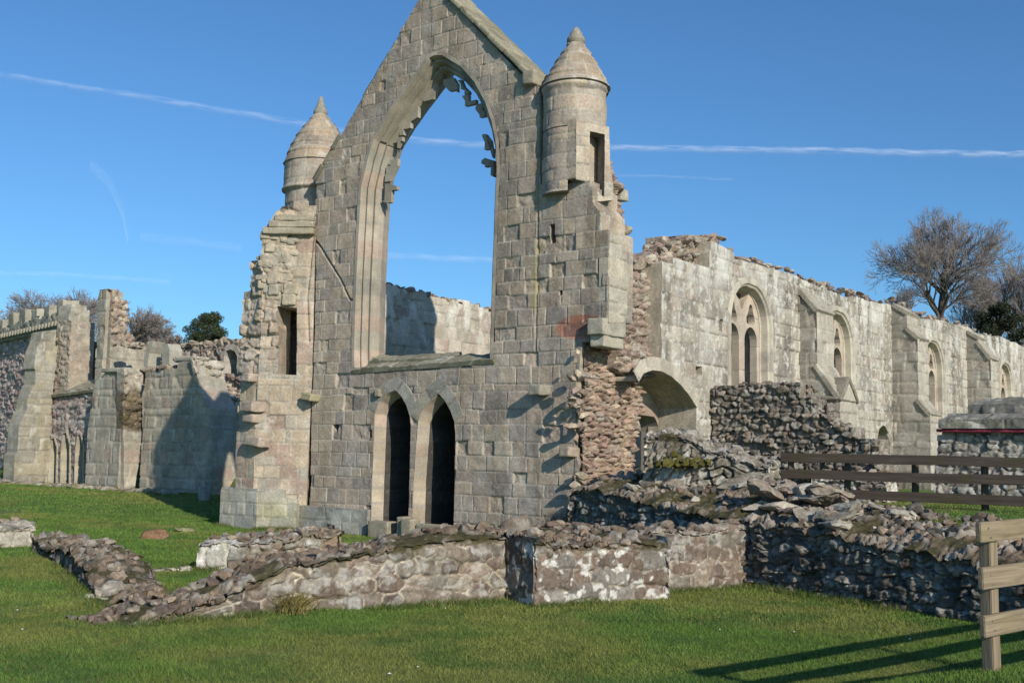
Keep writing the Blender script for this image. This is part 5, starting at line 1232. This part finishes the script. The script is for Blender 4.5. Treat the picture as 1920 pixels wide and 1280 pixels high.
# 4 lean-to wall with three small arched doorways
T6 = lthing('ruined_wall', 'brown rubble wall with sloping stone weathering and three small arched doorways', 120)
o_ = .7; mb = MB()
doors = [Lq(p, o_) for p in ([(92, 905), (93, 840), (97, 823), (102, 821), (107, 838), (106, 905)], [(115, 905), (116, 840), (119, 814), (125, 810), (131, 835), (131, 905)], [(141, 905), (143, 840), (147, 816), (152, 814), (157, 840), (156, 905)])]
for d in doors: d[0] = A([d[0][0], .1]); d[-1] = A([d[-1][0], .1])
poly = grounded(Lq([(90, 930), (92, 738), (130, 732), (180, 724), (186, 724), (186, 930)], o_), (0, -1))
panel(mb, L.P, poly, l_rub, RL, doors, thick=1.2, d0=o_, nside=5); mb.build('wall', M_RUB, T6)
mb = MB(); quadpanel(mb, L.P(*L.px((90, 741), o_ + .15), o_ + .15), L.P(*L.px((186, 728), o_ + .15), o_ + .15), L.P(*L.px((200, 708), -.4), -.4), L.P(*L.px((100, 722), -.4), -.4), ashlar(207, ch=(.5, .7), bw=(.8, 1.4), pal=[(.22, .2, .14, 2), (.27, .25, .18, 2)], res=RL, rough=.03, lich=.5), RL, 1.2); mb.build('weathering', M_ASH, T6)
for d in doors:
    mb = MB(); sweep(mb, d, [(-.07, -.01), (-.07, .03), (-.005, .04), (.04, -.3)], lambda u, v, dd: L.P(u, v, o_ + np.asarray(dd)), [(.40, .36, .27, 2), (.36, .33, .26, 2)], 5, vlen=.4)
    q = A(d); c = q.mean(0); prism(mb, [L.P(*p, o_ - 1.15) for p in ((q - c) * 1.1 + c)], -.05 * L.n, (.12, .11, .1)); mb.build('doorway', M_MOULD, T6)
# 5 sloping buff buttress
T7 = lthing('sloping_buttress', 'big buff buttress leaning in weathered steps against the crenellated wall', 60)
mb = MB(); R7 = rplane((103, 760), .6); r7 = lambda pts: [R7.px(p) for p in pts]
poly = r7([(24, 930)]) + rag(r7([(28, 850), (36, 795), (50, 768), (52, 748), (62, 722), (66, 664), (76, 640), (80, 622), (106, 618), (104, 690)]), .13, .6, 4) + r7([(99, 738), (92, 930)]); grounded(poly, (0, -1))
panel(mb, R7.P, poly, l_pale, RL, thick=.9, dscale=1.25); mb.build('wall', M_ASH, T7)
T8 = lthing('ruined_pier', 'tall pale ashlar pier with a dark gap on its right', 140)
mb = MB(); R8 = rplane((164, 700), -1.2); r8 = lambda pts: [R8.px(p) for p in pts]
panel(mb, R8.P, rag(r8([(122, 760), (127, 650), (133, 574), (138, 570), (163, 571), (168, 582), (168, 640), (158, 655), (154, 715), (152, 760)]), .10, .5, 6), l_pale, RL, thick=1.0)
panel(mb, L.P, Lq([(98, 760), (102, 690), (108, 600), (132, 600), (128, 680), (124, 760)], .5), blend(l_ash, l_core, lambda u, v: v * 0 + .5), RL, thick=1.2, d0=.5)
panel(mb, L.P, Lq([(150, 760), (152, 640), (190, 640), (188, 760)], -1.0), l_ash, RL * 1.4, thick=.6, d0=-1.0)
mb.build('wall', M_ASH, T8)
# crenellated wall: more oblique
cp = at_depth(60, 800, 54.5); CW = Plane(cp, 180 - 49.5); cq = lambda pts, o=0.0: [CW.px(p, o) for p in pts]
T9 = thing('crenellated_wall', 'long mottled rubble wall with pale crenellated parapet at the far left', 'wall', CW.P(0, 0, 0))
mb = MB(); a0, a1 = CW.px((-60, 660))[0], CW.px((128, 610))[0]; zt_ = CW.px((50, 632))[1]
lo_, hi_ = min(a0, a1), max(a0, a1)
panel(mb, CW.P, [(lo_, -.2), (hi_, -.2), (hi_, zt_), (lo_, zt_)], tint(l_rub, lambda u, v: v * 0 + .8, (1.15, 1.1, 1.12)), .06, thick=1.2, dscale=1.2)
mb.build('wall', M_RUB, T9)
mb = MB(); zp_ = CW.px((50, 603))[1]
def par(u, v, d): return CW.P(u, v, .16 + np.asarray(d))
panel(mb, par, [A([lo_, zt_]), A([hi_, zt_])] + rag([(hi_, zp_), (lo_, zp_)], .10, .5, 3), l_pale, .06, thick=1.0, dscale=1.3)
n = 9; st_ = (hi_ - lo_) / n
for i in range(n):
    u = lo_ + st_ * (i + .5)
    hm = random.Random(i * 5).uniform(.18, .38)
    rbox(mb, CW.P(u, zp_ + hm - .1, -.25), [CW.e, CW.n, (0, 0, 1)], [st_ * random.Random(i + 3).uniform(.2, .3), .40, hm], .05, A([.34, .32, .25]) * random.Random(i).uniform(.85, 1.15), .035, random.Random(i))
    for k in range(4): rbox(mb, CW.P(u + st_ * (k - 1.5) * .25, zt_ + .25, .28), [CW.e, CW.n, (0, 0, 1)], [.09, .14, .12], .02, (.30, .28, .22))
mb.build('parapet', M_ASH, T9)
mb = MB(); Rr = random.Random(17)
for (x0, y0, x1, y1, o_, n_) in ((268, 693, 332, 688, .4, 26), (334, 672, 366, 672, .4, 12), (300, 650, 440, 640, -3.4, 60), (240, 646, 282, 645, .1, 16)):
    for i in range(n_):
        t_ = Rr.random(); q = L.px((x0 + (x1 - x0) * t_, y0 + (y1 - y0) * t_ + Rr.uniform(-1, 3)), o_); rock(mb, L.P(q[0], q[1], o_ + Rr.uniform(-.3, .3)), Rr.uniform(.10, .26), Rr, pal=[(.33, .28, .21, 2), (.27, .22, .17, 2), (.38, .34, .27, 1)], flat=.6)
o = mb.build('wall_head_rubble', M_RUB, None, origin=L.P(L.px((330, 690), .4)[0], 0.0, .4)); tag(o, 'loose broken stones lying along the tops of the left ruined walls', 'rubble'); o['kind'] = 'stuff'
# scattered footings at the base of the range
mb = MB(); Rr = random.Random(91)
for i in range(150):
    x_ = Rr.uniform(-10, 330); P = L.P(L.px((x_, 905), 1.9)[0], 0.0, 1.9 + Rr.uniform(-.2, .5)); P[2] = float(ground_z(P[0], P[1])) + .02
    rock(mb, P, Rr.uniform(.10, .28), Rr, pal=[(.33, .30, .24, 2), (.26, .23, .17, 2), (.2, .17, .1, 1)], flat=.5)
o = mb.build('footing_stones', M_RUB, None, origin=L.P(L.px((160, 905), 1.9)[0], 0.0, 1.9)); tag(o, 'line of loose footing stones along the foot of the left ruins', 'rubble'); o['kind'] = 'stuff'

# ------------------------------------------------------------------ trees
def bark_mat(name, col):
    mt = bpy.data.materials.new(name); mt.use_nodes = True; n = mt.node_tree.nodes; l = mt.node_tree.links; b = n['Principled BSDF']; b.inputs['Roughness'].default_value = .9; b.inputs['Specular IOR Level'].default_value = .1
    at = n.new('ShaderNodeAttribute'); at.attribute_name = 'col'; tc = n.new('ShaderNodeTexCoord'); nz = n.new('ShaderNodeTexNoise'); nz.inputs['Scale'].default_value = 3; nz.inputs['Detail'].default_value = 5; l.new(tc.outputs['Object'], nz.inputs['Vector'])
    mr = n.new('ShaderNodeMapRange'); mr.inputs['To Min'].default_value = .6; mr.inputs['To Max'].default_value = 1.4; l.new(nz.outputs['Fac'], mr.inputs['Value'])
    mu = n.new('ShaderNodeVectorMath'); mu.operation = 'SCALE'; l.new(at.outputs['Color'], mu.inputs[0]); l.new(mr.outputs[0], mu.inputs['Scale']); l.new(mu.outputs[0], b.inputs['Base Color']); return mt
M_BARK = bark_mat('bare_bark', None); M_LEAF = bark_mat('evergreen_foliage', None)
def tube_mesh(segs, col, thin=(.16, .14, .125)):
    """segs: arrays a(3), b(3), ra, rb -> mesh builder (4-sided, 3-sided when thin)"""
    S = A(segs); a = S[:, 0:3]; b = S[:, 3:6]; ra = S[:, 6]; rb = S[:, 7]; d = b - a; d = d / (np.linalg.norm(d, axis=1)[:, None] + 1e-9)
    h = np.where(np.abs(d[:, 2:3]) > .9, A([[1.0, 0, 0]]), A([[0, 0, 1.0]])); p = np.cross(d, h); p /= np.linalg.norm(p, axis=1)[:, None] + 1e-9; q = np.cross(d, p)
    n = len(S); K = 5; V = []; 
    for i in range(K):
        t = 2 * math.pi * i / K; o = p * math.cos(t) + q * math.sin(t); V.append(a + o * ra[:, None])
    for i in range(K):
        t = 2 * math.pi * i / K; o = p * math.cos(t) + q * math.sin(t); V.append(b + o * rb[:, None])
    V = np.stack(V, 1).reshape(-1, 3); base = np.arange(n)[:, None] * 2 * K
    Q = np.concatenate([np.stack([base[:, 0] + i, base[:, 0] + (i + 1) % K, base[:, 0] + K + (i + 1) % K, base[:, 0] + K + i], 1) for i in range(K)])
    t = np.clip(ra / .08, 0, 1)[:, None]; C = A(thin) * (1 - t) + A(col) * t; mb = MB(); mb.add(V, Q, C=np.repeat(C, 2 * K, 0)); return mb
def grow(R, P, d, L_, r, lev, maxlev, segs, spread=.55, up=.12, kids=(2, 4), taper=.72, wig=.16, minr=.006):
    n = max(2, int(4 - lev * .4)); p = P.copy()
    for i in range(n):
        d = d + A([R.gauss(0, wig), R.gauss(0, wig), R.gauss(0, wig) + up * .5]); d /= np.linalg.norm(d)
        q = p + d * L_ / n; r2 = max(minr, r * (1 - (1 - taper) / n)); segs.append([*p, *q, r, r2]); r = r2
        if lev < maxlev and lev > 0 and R.random() < .75 and i < n - 1:
            s = A([R.gauss(0, 1), R.gauss(0, 1), R.gauss(0, .7) + up]); s -= (s @ d) * d; s /= np.linalg.norm(s); nd = d * math.cos(spread * 1.3) + s * math.sin(spread * 1.3)
            grow(R, q, nd, L_ * R.uniform(.55, .75), max(minr, r * .55), lev + 1, maxlev, segs, spread, up, kids, taper, wig, minr)
        p = q
    if lev < maxlev:
        for k in range(R.randint(*kids)):
            s = A([R.gauss(0, 1), R.gauss(0, 1), R.gauss(0, 1)]); s -= (s @ d) * d; s /= np.linalg.norm(s); a = spread * R.uniform(.5, 1.25)
            nd = d * math.cos(a) + s * math.sin(a); nd[2] += up; nd /= np.linalg.norm(nd)
            grow(R, p, nd, L_ * R.uniform(.66, .86), max(minr, r * R.uniform(.55, .72)), lev + 1, maxlev, segs, spread, up, kids, taper, wig, minr)
def bare_tree(label, px, py_top, wpx, Y, seed, maxlev=6, wide=.55, r=.22, up=.14, col=(.10, .085, .07), minr=.012, name='bare_tree', thin=(.15, .13, .115), trunk=.28, kids=(2, 4), group=None, asp=.85, nb=7):
    top = at_depth(px, py_top, Y); X, Yy, Zt = top; z0 = float(ground_z(X, Yy)) ; R = random.Random(seed)
    H = Zt - z0; segs = []; P = A([X, Yy, z0 - .3]); cw = wpx / FPX * Y; ch = min(H * .85, cw * asp); zb = Zt - ch
    p = P.copy(); nt_ = 6
    for i in range(nt_):
        q = A([X + R.gauss(0, .05) * i, Yy + R.gauss(0, .05) * i, z0 + (zb - z0 + ch * .12) * (i + 1) / nt_]); segs.append([*p, *q, r * (1 - .35 * i / nt_), r * (1 - .35 * (i + 1) / nt_)]); p = q
    for k in range(nb):
        a = 6.283 * (k + R.uniform(-.3, .3)) / nb; e_ = (.25 + .75 * (k % 3) / 2) * wide * 1.7; d = A([math.cos(a) * math.sin(e_), math.sin(a) * math.sin(e_), math.cos(e_)])
        st = A([X, Yy, z0]) * 0 + (segs[nt_ - 1 - (k % 2)][3:6] if k % 2 == 0 else segs[nt_ - 1][0:3]); grow(R, A(st), d, ch * .34, r * .42, 1, maxlev, segs, wide, up, kids, .72, .13, minr)
    S = A(segs); c0 = A([X, Yy, zb]); zt9 = np.percentile(S[:, 5], 99.6); kz = ch / max(.1, zt9 - zb); kx = (cw / 2) / max(.1, np.percentile(np.abs(S[nt_:, 3] - X), 97)); kx = min(max(kx, kz * .62), kz * 1.6)
    for c in (0, 3):
        k_ = np.arange(len(S)) >= nt_; S[k_, c:c + 3] = c0 + (S[k_, c:c + 3] - c0) * A([kx, kx, kz])
        S[~k_, c + 2] = np.where(S[~k_, c + 2] > zb, zb + (S[~k_, c + 2] - zb) * kz, S[~k_, c + 2])
    t = thing(name, label, 'tree', (X, Yy, z0), group); big = S[:, 6] > r * .5
    tube_mesh(S[big] if big.any() else S[:3], col, thin).build('trunk', M_BARK, t); tube_mesh(S[~big], col, thin).build('crown', M_BARK, t); return t
bare_tree('large bare winter tree standing alone above the right end of the hall wall', 1762, 398, 205, 72, 11, 6, .52, .34, .08, minr=.009, nb=9, trunk=.24, kids=(2, 4), thin=(.29, .255, .24))
G1 = 'bare trees behind the hall on the right'
for i, (x_, y_, Yd, sd, lab) in enumerate(((1868, 500, 78, 3, 'slender bare tree just right of the large bare tree'), (1915, 480, 84, 4, 'bare tree cut by the right edge of the view'), (1830, 530, 88, 5, 'low twiggy tree between the large bare tree and the dark evergreen'), (1700, 545, 85, 6, 'small bare bush peeping over the hall wall left of the large tree'), (1960, 500, 76, 8, 'bare tree mostly beyond the right edge'))):
    bare_tree(lab, x_, y_, (90, 150, 110, 70, 130)[i], Yd, sd, 5, .50, .2, .16, minr=.012, asp=1.3, trunk=.22, group=G1, kids=(2, 4), thin=(.27, .235, .22))
G2 = 'bare trees behind the ruins on the left'
for i, (x_, y_, Yd, sd, lab) in enumerate(((100, 546, 95, 21, 'rounded bare tree behind the crenellated wall'), (40, 572, 100, 22, 'lower bare tree at the left edge behind the parapet'), (150, 556, 105, 23, 'bare tree between the pale pier and the crenellated wall'), (258, 572, 84, 24, 'dense twiggy bare tree just right of the tall stump'), (300, 592, 88, 25, 'low bare tree between the stump and the pine'), (338, 630, 84, 26, 'small bare bush beside the pine'), (432, 640, 80, 27, 'bare twigs seen through the round-headed opening'))):
    bare_tree(lab, x_, y_, (150, 100, 90, 110, 90, 60, 50)[i], Yd, sd, 5, .60, .26, .08, minr=.013, asp=.8, trunk=.20, group=G2, kids=(3, 4), thin=(.27, .235, .22))
def evergreen(label, px, py_top, wpx, Y, seed, col=(.045, .06, .028), h_frac=.75, n=46, name='pine_tree', leafn=420, flat=.5):
    top = at_depth(px, py_top, Y); X, Yy, Zt = top; z0 = float(ground_z(X, Yy)); H = Zt - z0; R = random.Random(seed); rs = np.random.RandomState(seed); wd = wpx / FPX * Y / 2
    t = thing(name, label, 'tree', (X, Yy, z0)); segs = []; p = A([X, Yy, z0 - .3]); k = 6
    for i in range(k):
        q = A([X + R.gauss(0, .12), Yy + R.gauss(0, .12), z0 + H * .92 * (i + 1) / k]); segs.append([*p, *q, .26 * (1 - i / k) + .06, .26 * (1 - (i + 1) / k) + .06]); p = q
    Vs = []; Cs = []
    for i in range(n):
        f = R.random() ** .8; zc = z0 + H * (1 - h_frac * f * .8) - .2; rr = wd * (.25 + .85 * math.sin(min(1, f * 1.25) * math.pi * .62)) * R.uniform(.35, 1.0); a = R.uniform(0, 6.283)
        c = A([X + rr * math.cos(a), Yy + rr * math.sin(a), zc]); segs.append([X, Yy, zc - .5, *c, .05, .02]); m = leafn; s = wd * R.uniform(.16, .30)
        pts = rs.normal(0, 1, (m, 3)); pts /= np.linalg.norm(pts, axis=1)[:, None]; pts *= (rs.rand(m, 1) ** .4) * s; pts[:, 2] *= flat; pts += c
        d1_ = rs.normal(0, 1, (m, 3)); d1_ /= np.linalg.norm(d1_, axis=1)[:, None]; d2_ = rs.normal(0, 1, (m, 3)); ls = s * .16
        Vs.append(np.stack([pts - d1_ * ls, pts + d1_ * ls, pts + d2_ * ls * .7], 1).reshape(-1, 3)); Cs.append(np.repeat(A(col) * rs.uniform(.6, 1.5, (m, 1)) * R.uniform(.75, 1.25), 3, 0))
    tube_mesh(segs, (.11, .075, .05), (.09, .07, .05)).build('trunk', M_BARK, t); V = np.concatenate(Vs); mb = MB(); mb.add(V, T=np.arange(len(V)).reshape(-1, 3), C=np.concatenate(Cs)); mb.build('crown', M_LEAF, t, smooth=False); return t
evergreen('dark spreading pine behind the left ruins against the sky', 392, 584, 82, 82, 5, (.05, .065, .034), h_frac=.40, n=95, leafn=300, flat=.8)
evergreen('dark evergreen clump at the far right behind the hall wall', 1872, 560, 120, 70, 6, (.035, .042, .024), .7, 60, 'evergreen_tree', flat=.8)
evergreen('small dark evergreen among the bare trees behind the crenellated wall', 62, 580, 60, 92, 7, (.06, .06, .04), .5, 40, 'evergreen_tree', flat=.8)

# ------------------------------------------------------------------ contrails (real, far and high)
def cloud_mat(name, dens, sc_=(1, 1, 1)):
    mt = bpy.data.materials.new(name); mt.use_nodes = True; n = mt.node_tree.nodes; l = mt.node_tree.links; b = n['Principled BSDF']; b.inputs['Base Color'].default_value = (.9, .92, .95, 1); b.inputs['Roughness'].default_value = 1; b.inputs['Specular IOR Level'].default_value = 0
    at = n.new('ShaderNodeAttribute'); at.attribute_name = 'grain'; nz = n.new('ShaderNodeTexNoise'); nz.inputs['Scale'].default_value = 1; nz.inputs['Detail'].default_value = 6; nz.inputs['Roughness'].default_value = .6; l.new(at.outputs['Vector'], nz.inputs['Vector'])
    ac = n.new('ShaderNodeAttribute'); ac.attribute_name = 'col'
    mr = n.new('ShaderNodeMapRange'); mr.inputs['From Min'].default_value = .32; mr.inputs['From Max'].default_value = .75; mr.inputs['To Max'].default_value = dens; l.new(nz.outputs['Fac'], mr.inputs['Value'])
    mm = n.new('ShaderNodeMath'); mm.operation = 'MULTIPLY'; l.new(mr.outputs[0], mm.inputs[0]); l.new(ac.outputs['Color'], mm.inputs[1]); l.new(mm.outputs[0], b.inputs['Alpha']); return mt
def contrail(label, pts, wpx, dens, seed, Y=9000.0, name='contrail', den_end=(1, 1)):
    P = A([at_depth(x, y, Y) for x, y in pts]); seg = np.linalg.norm(np.diff(P, axis=0), axis=1); s = np.concatenate([[0], np.cumsum(seg)]); n = 220; t = np.linspace(0, s[-1], n)
    C = np.stack([np.interp(t, s, P[:, i]) for i in range(3)], 1); 
    ker = 15; pad = np.concatenate([np.repeat(C[:1], ker, 0), C, np.repeat(C[-1:], ker, 0)]); C = np.stack([np.convolve(pad[:, i], np.ones(2 * ker + 1) / (2 * ker + 1), 'valid') for i in range(3)], 1)
    hw_ = wpx / FPX * Y / 2; m = 13; V = []; col = []; gr = []
    for j in range(m):                    # a shallow lens-shaped ribbon of ice cloud
        f = j / (m - 1) * 2 - 1; wob = hw_ * .5 * (fbm(t / hw_ * .25, t * 0 + 2, seed, 3) - .5)
        V.append(C + A([0, 0, 1.0]) * (f * hw_ + wob)[:, None] + A([0, -1.0, 0]) * (1 - f * f) * hw_ * .6); a = (1 - f * f) ** 1.3
        e = np.linspace(den_end[0], den_end[1], n) * sst(0, .03, t / s[-1]) * sst(1, .97, t / s[-1]); col.append(np.repeat((a * e)[:, None], 3, 1)); gr.append(np.stack([t / hw_ * .18, t * 0 + f * 1.2, t * 0 + seed], 1))
    V = np.concatenate(V); col = np.concatenate(col); gr = np.concatenate(gr); i = np.arange(n - 1); Q = np.concatenate([np.stack([j * n + i, j * n + i + 1, (j + 1) * n + i + 1, (j + 1) * n + i], 1) for j in range(m - 1)])
    mb = MB(); mb.add(V, Q, C=col); o = mb.build(name, cloud_mat(name + '_ice', dens), None, origin=P[0]); g = o.data.attributes.new('grain', 'FLOAT_VECTOR', 'POINT'); g.data.foreach_set('vector', gr.astype(np.float32).ravel())
    return tag(o, label, 'contrail')
contrail('long white vapour trail curving across the whole sky behind the gable', [(-60, 130), (60, 152), (180, 170), (380, 200), (570, 236), (760, 265), (930, 275), (1150, 279), (1500, 283), (1920, 291), (2000, 292)], 18, .36, 1, den_end=(.42, 1))
contrail('faint level streak of cloud seen through the great window', [(640, 478), (760, 482), (860, 487), (940, 489)], 18, .16, 2)
contrail('faint streak of cloud low above the left ruins', [(-40, 512), (120, 516), (270, 526), (330, 530)], 14, .10, 3)
contrail('faint wispy cloud streak slanting down above the left buttress', [(170, 310), (205, 345), (232, 400), (245, 465)], 44, .10, 4)
contrail('very faint thin streak right of the stair turret', [(1150, 330), (1250, 331), (1380, 338)], 8, .10, 5)
contrail('broad faint haze of cloud low left between the ruins and buttress', [(260, 445), (360, 452), (460, 470)], 26, .08, 6)
